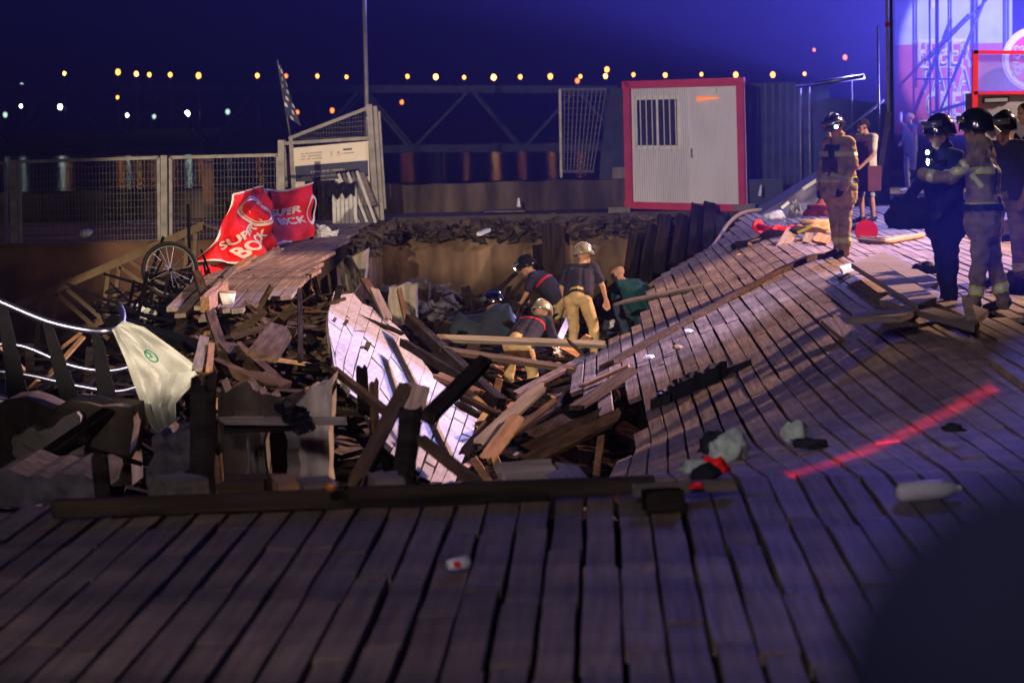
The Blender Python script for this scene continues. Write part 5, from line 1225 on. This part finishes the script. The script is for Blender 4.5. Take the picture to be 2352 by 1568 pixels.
    for c in caps: capsule(mb, *c[:4])
    me = bpy.data.meshes.new('tmp'); me.from_pydata([tuple(v-loc) for v in mb.v], [], mb.f); o = bpy.data.objects.new('tmp', me); COL.objects.link(o)
    rm = o.modifiers.new('r', 'REMESH'); rm.mode = 'VOXEL'; rm.voxel_size = voxel*scale; sm = o.modifiers.new('s', 'SMOOTH'); sm.factor = .5; sm.iterations = 3
    dg = bpy.context.evaluated_depsgraph_get(); body = bpy.data.meshes.new_from_object(o.evaluated_get(dg)); COL.objects.unlink(o); bpy.data.objects.remove(o); bpy.data.meshes.remove(me)
    n = len(body.vertices); V = np.empty(n*3); body.vertices.foreach_get('co', V); V = V.reshape(-1,3); NV = np.empty(n*3); body.vertices.foreach_get('normal', NV); NV = NV.reshape(-1,3)
    def nearest(Q):
        best = np.full(len(Q), 1e9); idx = np.zeros(len(Q), int); tt = np.zeros(len(Q))
        for i, (a, b, ra, rb, tag) in enumerate(caps):
            a_ = np.array(a-loc); d = np.array(b-a); L2 = d@d+1e-12; t = np.clip(((Q-a_)@d)/L2, 0, 1); dist = np.linalg.norm(Q-a_-t[:,None]*d, axis=1)-(ra+(rb-ra)*t)
            m = dist < best; best[m] = dist[m]; idx[m] = i; tt[m] = t[m]
        return idx, tt
    vi, vt = nearest(V); cloth_ = np.array([caps[i][4] in ('top','legs') for i in vi])
    if folds:
        dsp = np.array([(noise.noise(Vector(p)*7)+.6*noise.noise(Vector((p[0]*9,p[1]*9,p[2]*22)))) for p in V])
        V = V+NV*(dsp*folds*scale*cloth_)[:,None]; body.vertices.foreach_set('co', V.ravel())
    body.update(); nf = len(body.polygons); FC = np.empty(nf*3); body.polygons.foreach_get('center', FC); FC = FC.reshape(-1,3); fi, ft = nearest(FC)
    tags = ['skin','top','legs','boots','gloves']; ml = [mats['skin'], mats['top'], mats['legs'], mats.get('boots', BOOT), GLOVE]
    mi = [tags.index('skin' if caps[i][4] == 'head' else caps[i][4]) for i in fi]
    body.materials.clear()
    for m in ml: body.materials.append(m)
    body.polygons.foreach_set('material_index', mi); body.polygons.foreach_set('use_smooth', [True]*nf); body.name = 'person'
    root = empty('person', loc, label, 'person', group)
    bo = bpy.data.objects.new('body', body); link(bo, root, Matrix.Translation(loc))
    tagA = np.array([caps[i][4] for i in fi])
    def shell(name, mask, off, m):
        ids = np.nonzero(mask)[0]
        if len(ids) < 3: return None
        par = {}                                 # keep the largest connected piece
        def find(x):
            while par.setdefault(x, x) != x: x = par[x]
            return x
        for f in ids:
            q = list(body.polygons[f].vertices)
            for v in q[1:]: par[find(v)] = find(q[0])
        cl = {}
        for f in ids: cl.setdefault(find(body.polygons[f].vertices[0]), []).append(f)
        ids = max(cl.values(), key=len)
        vm = {}; vs = []; fs = []
        for f in ids:
            q = []
            for v in body.polygons[f].vertices:
                if v not in vm: vm[v] = len(vs); vs.append(Vector(V[v]+NV[v]*off*scale)+loc)
                q.append(vm[v])
            fs.append(q)
        return mesh(name, vs, fs, m, root, smooth=True)
    toL = lambda Q: np.stack([(Q@np.array([ca, sa, 0]))/scale, (Q@np.array([-sa, ca, 0]))/scale, Q[:,2]/scale], 1)
    Lc = toL(FC)                              # face centres in the person's own frame
    hdl = np.array(H-loc); rel = FC-hdl; rx, ry, rz = rel@np.array(hx), rel@np.array(lk), rel@np.array(hu)
    if hair and not bald and not helmet:
        shell('hair', (tagA == 'head') & (((rz > .045*k) & (ry < .075*k)) | ((ry < -.01*k) & (rz > -.05*k))), .012, HAIR)
    for sx in (-1, 1):
        MB().ellipsoid(H+hu*.008*k+lk*.090*k+hx*sx*.034*k, (hx*.013*k, lk*.008*k, hu*.008*k), 0, 6, 4).build('eye', EYEM, root, smooth=True)
    MB().ellipsoid(H-hu*.055*k+lk*.088*k, (hx*.024*k, lk*.008*k, hu*.006*k), 0, 6, 4).build('mouth', SKIND, root, smooth=True)
    # reflective bands: (body part, low, high, material) along a limb, or ('z', ...) across the trunk
    seg = {}
    for part, a, b in (('thighL','hiL','knL'),('thighR','hiR','knR'),('shinL','knL','anL'),('shinR','knR','anR'),('foreL','elL','wrL'),('foreR','elR','wrR'),('armL','shL','elL'),('armR','shR','elR'),('trunk','pel','nk')): seg[part] = (np.array(P[a]-loc), np.array(P[b]-loc), .2 if part != 'trunk' else .32)
    for part, lo, hi_, m, want in bands:
        a, b, rr = seg[part]; d = b-a; t = ((FC-a)@d)/(d@d); dist = np.linalg.norm(FC-a-t[:,None]*d, axis=1)
        tagw = (tagA == want); mid = (lo+hi_)/2; wd_ = (hi_-lo)
        if m is LIME:
            shell('band', tagw & (t > lo) & (t < hi_) & (dist < rr*scale*bulk), .006, LIME); shell('band', tagw & (t > mid-wd_*.16) & (t < mid+wd_*.16) & (dist < rr*scale*bulk), .010, SILV)
        else: shell('band', tagw & (t > lo) & (t < hi_) & (dist < rr*scale*bulk), .006, m)
    # helmet
    if helmet:
        hm = helmet; c = H+hu*.055*k-lk*.012*k; mb2 = MB(); nu, nv = 20, 9; b0_ = len(mb2.v)
        for i in range(nv+1):
            t = math.pi*.60*i/nv; fl = 1+.10*max(0, (i-nv+1.5))/1.5
            for j in range(nu):
                a = 2*math.pi*j/nu; back_ = max(0, -math.sin(a))*.035*max(0, (i-nv+2))/2
                mb2.v.append(c+hx*(.134*k*math.sin(t)*math.cos(a)*fl)+lk*(.160*k*math.sin(t)*math.sin(a)*fl)+hu*(.138*k*math.cos(t)-back_*k))
        for i in range(nv):
            for j in range(nu): mb2.f.append([b0_+i*nu+j, b0_+(i+1)*nu+j, b0_+(i+1)*nu+(j+1) % nu, b0_+i*nu+(j+1) % nu]); mb2.m.append(0)
        ho = mb2.build('helmet', hm.get('mat', HELM), root, smooth=True); md = ho.modifiers.new('s', 'SOLIDIFY'); md.thickness = .012; md.offset = -1
        crest = [c+lk*(.162*k*math.sin(t))+hu*(.146*k*math.cos(t)) for t in [math.pi*.42-i*math.pi*.84/9 for i in range(10)]]
        MB().tube(crest, .014*k, 6).build('crest', hm.get('mat', HELM), ho, smooth=True)
        if hm.get('visor', True):
            vm_ = MB(); z0, z1 = (.035, .10) if hm.get('up', True) else (-.06, .02)
            for i in range(9):
                a = math.pi*(.12+.76*i/8)
                for z in (z0, z1): vm_.v.append(c+hx*(.144*k*math.cos(a))+lk*(.176*k*math.sin(a))+hu*z*k)
            for i in range(8): vm_.f.append([i*2, i*2+2, i*2+3, i*2+1]); vm_.m.append(0)
            vo = vm_.build('visor', VIS, ho, smooth=True); md = vo.modifiers.new('s', 'SOLIDIFY'); md.thickness = .004
        if hm.get('lamp'):
            lp_ = c+hx*(.10*hm['lamp'])*k+lk*.13*k-hu*.0; MB().tube([lp_-lk*.04*k, lp_+lk*.03*k], .022*k, 10).build('helmet_lamp', BLACK, ho); MB().ellipsoid(lp_+lk*.034*k, (hx*.024*k, lk*.008*k, hu*.024*k), 0, 10, 6).build('lamp_lens', TORCH, ho, smooth=True)
        if hm.get('cover'):                   # neck guard / turned up mask
            MB().bar(c-lk*.05*k+hx*hm['cover']*.11*k+hu*.0, c-lk*.14*k+hx*hm['cover']*.15*k-hu*.12*k, .10*k, .02*k, up=hx).build('mask', WHITE, ho)
    return dict(root=root, P=P, hx=hx, lk=lk, hu=hu, fwd=fwd, xr=xr, spine=spine, shell=shell, FC=FC, Lc=Lc, tag=tagA, dw=dw, tw=tw_, H=H)
FFB = [('shinL',.55,.75,LIME,'legs'),('shinR',.55,.75,LIME,'legs')]
COAT = FFB+[('trunk',.02,.14,LIME,'top'),('trunk',.62,.74,LIME,'top'),('foreL',.55,.78,LIME,'top'),('foreR',.55,.78,LIME,'top')]
ff = dict(skin=SKIN, top=BUNKD, legs=BUNKD, boots=BOOT)

# the standing firefighter on the right
ff.update(top=M('tan_bunker_coat', (.36,.26,.11), .9, 0, .4, (6,6,10), .8, dist=.05, spec=.05)); ff['legs'] = ff['top']
F1_ = person(G(1930,594), 2.15, dict(hd=(0,.06,1.64), wrL=(-.25,.14,.90), wrR=(.24,.12,.90), elL=(-.29,0,1.18), elR=(.29,0,1.18), anL=(-.15,.05,.09), toL=(-.19,.22,.045), anR=(.13,-.1,.09), toR=(.16,.08,.045), knR=(.13,-.03,.5)),
  ff, 'firefighter in tan turnout gear and dark helmet standing alone among the gear', bulk=1.30, scale=.93, look=(-.55,1,-.35), helmet=dict(lamp=-1, cover=1), bands=COAT, gloves=True, voxel=.013, coat=True)
def gear(T, straps=(-.11,.11), radio=True):
    for s in straps: T['shell']('harness_strap', (T['tag'] == 'top') & (np.abs(T['Lc'][:,0]-s) < .022) & (T['Lc'][:,2] > 1.02) & (T['Lc'][:,2] < 1.5), .012, BLACK)
    T['shell']('belt', (T['tag'] == 'top') & (np.abs(T['Lc'][:,2]-.99) < .028) & (np.abs(T['Lc'][:,0]) < .26) & (T['Lc'][:,2] > .9), .016, BLACK)
    if radio:
        c = T['tw']((-.10,.20,1.27)); MB().bar(c, c+Vector((0,0,.14)), .07, .04).build('radio', BLACK, T['root']); MB().tube([c+Vector((0,0,.13)), c+Vector((0,0,.25))], .008, 6).build('aerial', BLACK, T['root'])
gear(F1_)
F1_['shell']('vest', (F1_['tag'] == 'top') & (F1_['Lc'][:,1] > .02) & (np.abs(F1_['Lc'][:,0]) < .15) & (F1_['Lc'][:,2] > 1.05) & (F1_['Lc'][:,2] < 1.44), .005, VEST)
# man in an apron, further back
A_ = person(G(1992,514), 2.2, dict(elR=(.26,.04,1.17), wrR=(.20,.22,.95), elL=(-.24,.06,1.17), wrL=(-.16,.24,1.0), hd=(0,.07,1.64)), dict(skin=SKIN, top=WTEE, legs=SHRT, boots=BOOT),
  'man in a white T-shirt and maroon apron standing behind the lone firefighter', top='short', legs='short', scale=.91, look=(.2,1,-.25), folds=.006)
A_['shell']('apron', (A_['Lc'][:,1] > .045) & (np.abs(A_['Lc'][:,0]) < .17) & (A_['Lc'][:,2] > .45) & (A_['Lc'][:,2] < 1.38) & ((A_['tag'] == 'top') | (A_['tag'] == 'legs')), .014, APRN)
ap = MB(); Pq = [A_['tw'](p) for p in ((-.2,.14,.98),(.2,.14,.98),(.22,.16,.55),(-.22,.16,.55))]; slab('apron_skirt', Pq, A_['dw']((0,1,0)), .012, APRN, A_['root'])
Pq = [A_['tw'](p) for p in ((-.23,-.13,.98),(-.2,.15,.98),(-.22,.17,.56),(-.25,-.10,.56))]; slab('apron_skirt', Pq, A_['dw']((-1,0,0)), .012, APRN, A_['root'])
Pq = [A_['tw'](p) for p in ((.2,.15,.98),(.23,-.13,.98),(.25,-.10,.56),(.22,.17,.56))]; slab('apron_skirt', Pq, A_['dw']((1,0,0)), .012, APRN, A_['root'])
# man drinking
D_ = person(G(2092,443), 2.0, dict(elL=(-.30,.10,1.22), wrL=(-.16,.26,1.52), elR=(.28,.0,1.17), wrR=(.05,.22,1.10), hd=(0,.02,1.66)), dict(skin=SKIN, top=GTARP, legs=GTARP, boots=WHITE),
  'bald man in a grey sleeveless top drinking from a bottle before the banner', top='none', legs='long', look=(-.1,1,.2), bald=True, handdir={'L':(.4,.6,.5)}, folds=.006, scale=.95)
hb = D_['P']['wrL']+D_['dw']((.03,.05,.06)); MB().tube([hb, hb+D_['dw']((.10,-.06,.16)), hb+D_['dw']((.12,-.08,.2))], [.035,.035,.014], 10).build('water_bottle', PLAST, smooth=True, label='clear water bottle held to the mouth of the bald man', cat='bottle')
# the two firefighters at the front right and the ones behind them
person(G(2172,716), 2.0, dict(hd=(0,.05,1.66), elL=(-.30,.05,1.20), wrL=(-.28,.20,.98), elR=(.36,.05,1.20), wrR=(.56,.16,.98), anL=(-.16,.05,.09), toL=(-.20,.22,.045), anR=(.14,-.12,.09), toR=(.18,.05,.045), knR=(.13,-.04,.5)),
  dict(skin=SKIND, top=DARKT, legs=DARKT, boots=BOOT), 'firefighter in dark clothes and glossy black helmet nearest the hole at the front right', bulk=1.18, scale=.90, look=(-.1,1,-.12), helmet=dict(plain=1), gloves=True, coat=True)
T5 = person(G(2262,722), 1.25, dict(hd=(0,.07,1.68), elL=(-.24,.26,1.26), wrL=(-.20,.52,1.30), elR=(.16,.28,1.27), wrR=(-.02,.54,1.28), anL=(-.14,.08,.09), toL=(-.18,.25,.045), anR=(.15,-.15,.09), toR=(.18,.02,.045), knR=(.15,-.05,.5)),
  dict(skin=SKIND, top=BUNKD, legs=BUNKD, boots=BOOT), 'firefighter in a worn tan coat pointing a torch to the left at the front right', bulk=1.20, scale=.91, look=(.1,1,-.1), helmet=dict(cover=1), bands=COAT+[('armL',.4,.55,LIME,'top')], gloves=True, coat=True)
gear(T5, radio=False)
tp = W(2131,372,21.3); t = empty('torch', tp, 'lit torch held out to the left in front of the dark firefighter', 'torch')
MB().tube([tp, tp+Vector((.16,.03,.0))], .02, 10).build('barrel', BLACK, t, smooth=True); MB().ellipsoid(tp, ((.012,0,0),(0,.022,0),(0,0,.028)), 0, 10, 6).build('lens', TORCH, t, smooth=True)
tp2 = W(2130,350,21.5); t2 = empty('shoulder_lamp', tp2, 'small lit lamp on the shoulder strap above the torch', 'lamp'); MB().ellipsoid(tp2, ((.014,0,0),(0,.014,0),(0,0,.02)), 0, 8, 6).build('lens', TORCH, t2, smooth=True); MB().bar(tp2+Vector((.02,.02,-.03)), tp2+Vector((.06,.05,.03)), .03, .03).build('case', BLACK, t2)
person(G(2312,662), 2.6, dict(hd=(0,.07,1.64), elL=(-.29,.04,1.18), wrL=(-.24,.14,.93), elR=(.30,-.02,1.18), wrR=(.31,.10,.95)), dict(skin=SKIND, top=NAVYT, legs=BUNKD, boots=BOOT),
  'firefighter in a navy T-shirt and tan trousers behind the one with the torch', top='short', bulk=1.12, scale=.92, look=(.3,1,-.2), helmet=dict(cover=-1), bands=FFB)
person(G(2368,640), 1.9, dict(hd=(0,.03,1.70), elL=(-.27,.05,1.20), wrL=(-.22,.20,.98)), dict(skin=SKIN, top=DARKT, legs=SHRT, boots=BOOT), 'bare legged person in a dark top cut off by the right edge of the picture', legs='short', scale=.97, bulk=1.05, hair=True)
heap('equipment_bag', W(2095,508,21.6), .24, BLKCL, 51, 'black equipment bag held low by the dark firefighter at the front', 'bag', flat_=.9)
heap('boot', G(2128,622,.08), .16, BOOT, 52, 'dark boot or kit lying left of the dark firefighter', 'boot', flat_=.6)

# men down in the hole
tr = dict(skin=SKIN, top=NAVYT, legs=BUNK, boots=BOOT)
B0 = W(1330,800,34.4)
p2 = person(Vector((B0.x, 34.4, W(1345,828,34.4).z)), -.25, dict(pel=(0,0,.95), che=(-.02,.20,1.19), nk=(-.03,.34,1.35), hd=(.0,.42,1.50), shL=(-.22,.30,1.31), shR=(.17,.30,1.33), elL=(-.32,.30,1.05), wrL=(-.30,.40,.85), elR=(.31,.24,1.07), wrR=(.34,.32,.85),
  hiL=(-.10,0,.90), hiR=(.10,0,.90), knL=(-.10,.10,.47), anL=(-.08,-.04,.09), toL=(-.10,.12,.045), knR=(.20,.10,.47), anR=(.24,-.03,.09), toR=(.28,.13,.045)), tr,
  'firefighter in navy T-shirt and tan trousers standing in the hole seen from behind', top='short', look=(.7,.7,-.2), helmet=dict(mat=HELMW), bands=FFB+[('trunk',-.06,.03,BLKCL,'top'),('trunk',-.06,.03,BLKCL,'legs')], bulk=1.14, scale=.94)
bk = MB(); L_ = letters('shirt_print', 'BOMBEROS', lambda x, y: p2['tw'](Vector((x*.055-.02, .065-.0+.06*((y*.06)), 1.30+y*.065)))+p2['dw']((0,-.055,0)), WHTC, p2['root']) if 0 else None
B1 = W(1285,800,40)
p1 = person(Vector((B1.x, 40, W(1245,822,40).z)), 1.25, dict(pel=(0,-.05,.92), che=(0,.22,1.20), nk=(0,.40,1.34), hd=(0,.52,1.43), shL=(-.19,.36,1.30), shR=(.19,.34,1.30), elL=(-.22,.46,1.02), wrL=(-.18,.62,.80), elR=(.22,.42,1.02), wrR=(.16,.60,.82),
  hiL=(-.1,-.05,.90), hiR=(.1,-.05,.90), knL=(-.12,.06,.48), knR=(.12,-.02,.48), anL=(-.13,-.05,.09), anR=(.14,-.15,.09), toL=(-.15,.12,.045), toR=(.16,.02,.045)), tr,
  'firefighter with a lit headlamp bending to the left at the back of the hole', top='short', look=(0,1,-.45), helmet=dict(lamp=-1), bands=FFB+[('thighL',.5,.62,LIME,'legs'),('trunk',.62,.68,REDB,'top')], bulk=1.10)
beam('wrecking_bar', p1['P']['wrL']+Vector((0,0,.10)), p1['P']['wrL']+Vector((-.1,-.05,-.75)), .05, .03, GREYW, label='pale wooden shaft held by the firefighter with the headlamp', cat='shaft')
B2 = W(1196,880,33)
p3 = person(Vector((B2.x, 33, W(1195,930,33).z)), -.42, dict(pel=(-.02,-.05,.82), che=(.02,.26,1.00), nk=(.03,.46,1.10), hd=(.05,.60,1.15), shL=(-.18,.42,1.07), shR=(.22,.40,1.07), elL=(-.24,.48,.80), wrL=(-.18,.58,.56), elR=(.32,.44,.78), wrR=(.32,.50,.50),
  hiL=(-.11,-.05,.80), hiR=(.09,-.05,.80), knL=(-.18,.06,.44), anL=(-.22,-.06,.09), toL=(-.24,.10,.045), knR=(.12,.12,.44), anR=(.18,-.02,.09), toR=(.20,.14,.045)), tr,
  'firefighter bending far forward in the middle of the hole with red piping across his back', top='short', look=(.3,.8,-.7), helmet=dict(mat=HELMW), bands=FFB+[('trunk',.66,.71,REDB,'top')], bulk=1.12)
B3 = W(1462,745,36.5)
p4 = person(Vector((B3.x, 36.5, W(1440,776,36.5).z)), .85, dict(pel=(0,-.20,.34), che=(0,.04,.62), nk=(0,.22,.80), hd=(0,.34,.90), shL=(-.22,.16,.76), shR=(.20,.14,.76), elL=(-.26,.34,.52), wrL=(-.18,.52,.34), elR=(.48,.10,.62), wrR=(.70,-.02,.52),
  hiL=(-.1,-.2,.32), hiR=(.1,-.2,.32), knL=(-.16,.22,.46), knR=(.16,.20,.44), anL=(-.16,.06,.09), anR=(.17,.04,.09), toL=(-.18,.22,.045), toR=(.19,.20,.045)), dict(skin=SKIN, top=GRNT, legs=JEAN, boots=BOOT),
  'balding man in a dark green shirt crouching at the torn edge of the sagging deck', bald=True, look=(-.2,.9,-.5), bulk=1.15, handdir={'R':(1,-.1,-.1)})
B4 = W(1186,800,37)
p5 = person(Vector((B4.x, 37, W(1160,842,37).z)), 1.4, dict(pel=(0,-.1,.42), che=(0,.10,.66), nk=(0,.24,.82), hd=(0,.33,.92), shL=(-.2,.2,.78), shR=(.2,.2,.78), elL=(-.26,.3,.52), wrL=(-.2,.45,.36), elR=(.28,.3,.52), wrR=(.2,.46,.36),
  hiL=(-.1,-.1,.40), hiR=(.1,-.1,.40), knL=(-.16,.26,.46), knR=(.14,.2,.14), anL=(-.16,.14,.09), anR=(.15,-.15,.09), toL=(-.18,.3,.045), toR=(.15,.0,.045)), dict(skin=SKIND, top=DARKT, legs=DARKT, boots=BOOT),
  'dark clad rescuer with a shiny chromed helmet crouching behind the dark tarpaulin', look=(0,1,-.4), helmet=dict(mat=CHROME), bulk=1.1, gloves=True)
MB().tube(sp([W(1158,705,36.6), W(1172,728,36.5), W(1186,748,36.4)]), .07, 10).build('bluish_hose', M('bluish_vinyl', (.16,.20,.32), .3, 0, .2, (6,6,6), .1), smooth=True, label='bluish shiny roll beside the chromed helmet', cat='roll')
# dark tarpaulin hump and white things among the men
heap('dark_tarpaulin', W(1085,800,36.2)+Vector((0,0,-.38)), .76, TARP, 61, 'dark blue tarpaulin draped over a hump in the middle of the hole', 'tarpaulin', flat_=1.15)
beam('white_stretcher_pole', W(1310,722,36), W(1275,800,34), .09, .03, WHITE, up=(.3,-.8,.3), label='white flat pole leaning beside the standing firefighter in the hole', cat='pole')
crumple('white_sheet', [W(1278,800,33), W(1310,788,33.5), W(1305,812,33), W(1272,812,32.8)], 0, WHITE, 71, .08, label='bright white sheet at the hand of the bending firefighter', cat='sheet')
crumple('white_bag', [W(1385,738,36), W(1412,733,36), W(1408,752,35.8), W(1385,756,35.8)], 0, WHITE, 72, .06, label='small white bag left of the crouching man', cat='bag')
heap('violet_coat', W(1405,722,37.3), .28, M('violet_cloth', (.06,.05,.14), .8, 0, .3, (8,8,8), .4), 73, 'dark violet coat heaped between the standing firefighter and the crouching man', 'coat', flat_=1.1)

# a bystander close to the camera at the right, whose dark shoulder fills the lower right corner
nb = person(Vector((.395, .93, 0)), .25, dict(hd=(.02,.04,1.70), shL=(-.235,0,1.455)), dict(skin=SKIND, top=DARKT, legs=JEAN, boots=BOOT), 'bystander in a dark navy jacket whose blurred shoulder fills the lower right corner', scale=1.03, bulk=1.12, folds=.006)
# ---------------------------------------------------------------- air over the harbour
hz = bpy.data.materials.new('haze'); hz.use_nodes = True; nt = hz.node_tree
for n in list(nt.nodes):
    if n.type != 'OUTPUT_MATERIAL': nt.nodes.remove(n)
pv = nt.nodes.new('ShaderNodeVolumePrincipled'); pv.inputs['Density'].default_value = .0004; pv.inputs['Color'].default_value = (.38,.37,1,1); pv.inputs['Anisotropy'].default_value = 0
nt.links.new(pv.outputs[0], nt.nodes['Material Output'].inputs['Volume'])
MB().box((-412,-26,-6.2),(412,697,24)).build('haze', hz, kind='stuff', label='thin night haze hanging over the harbour and the stage')
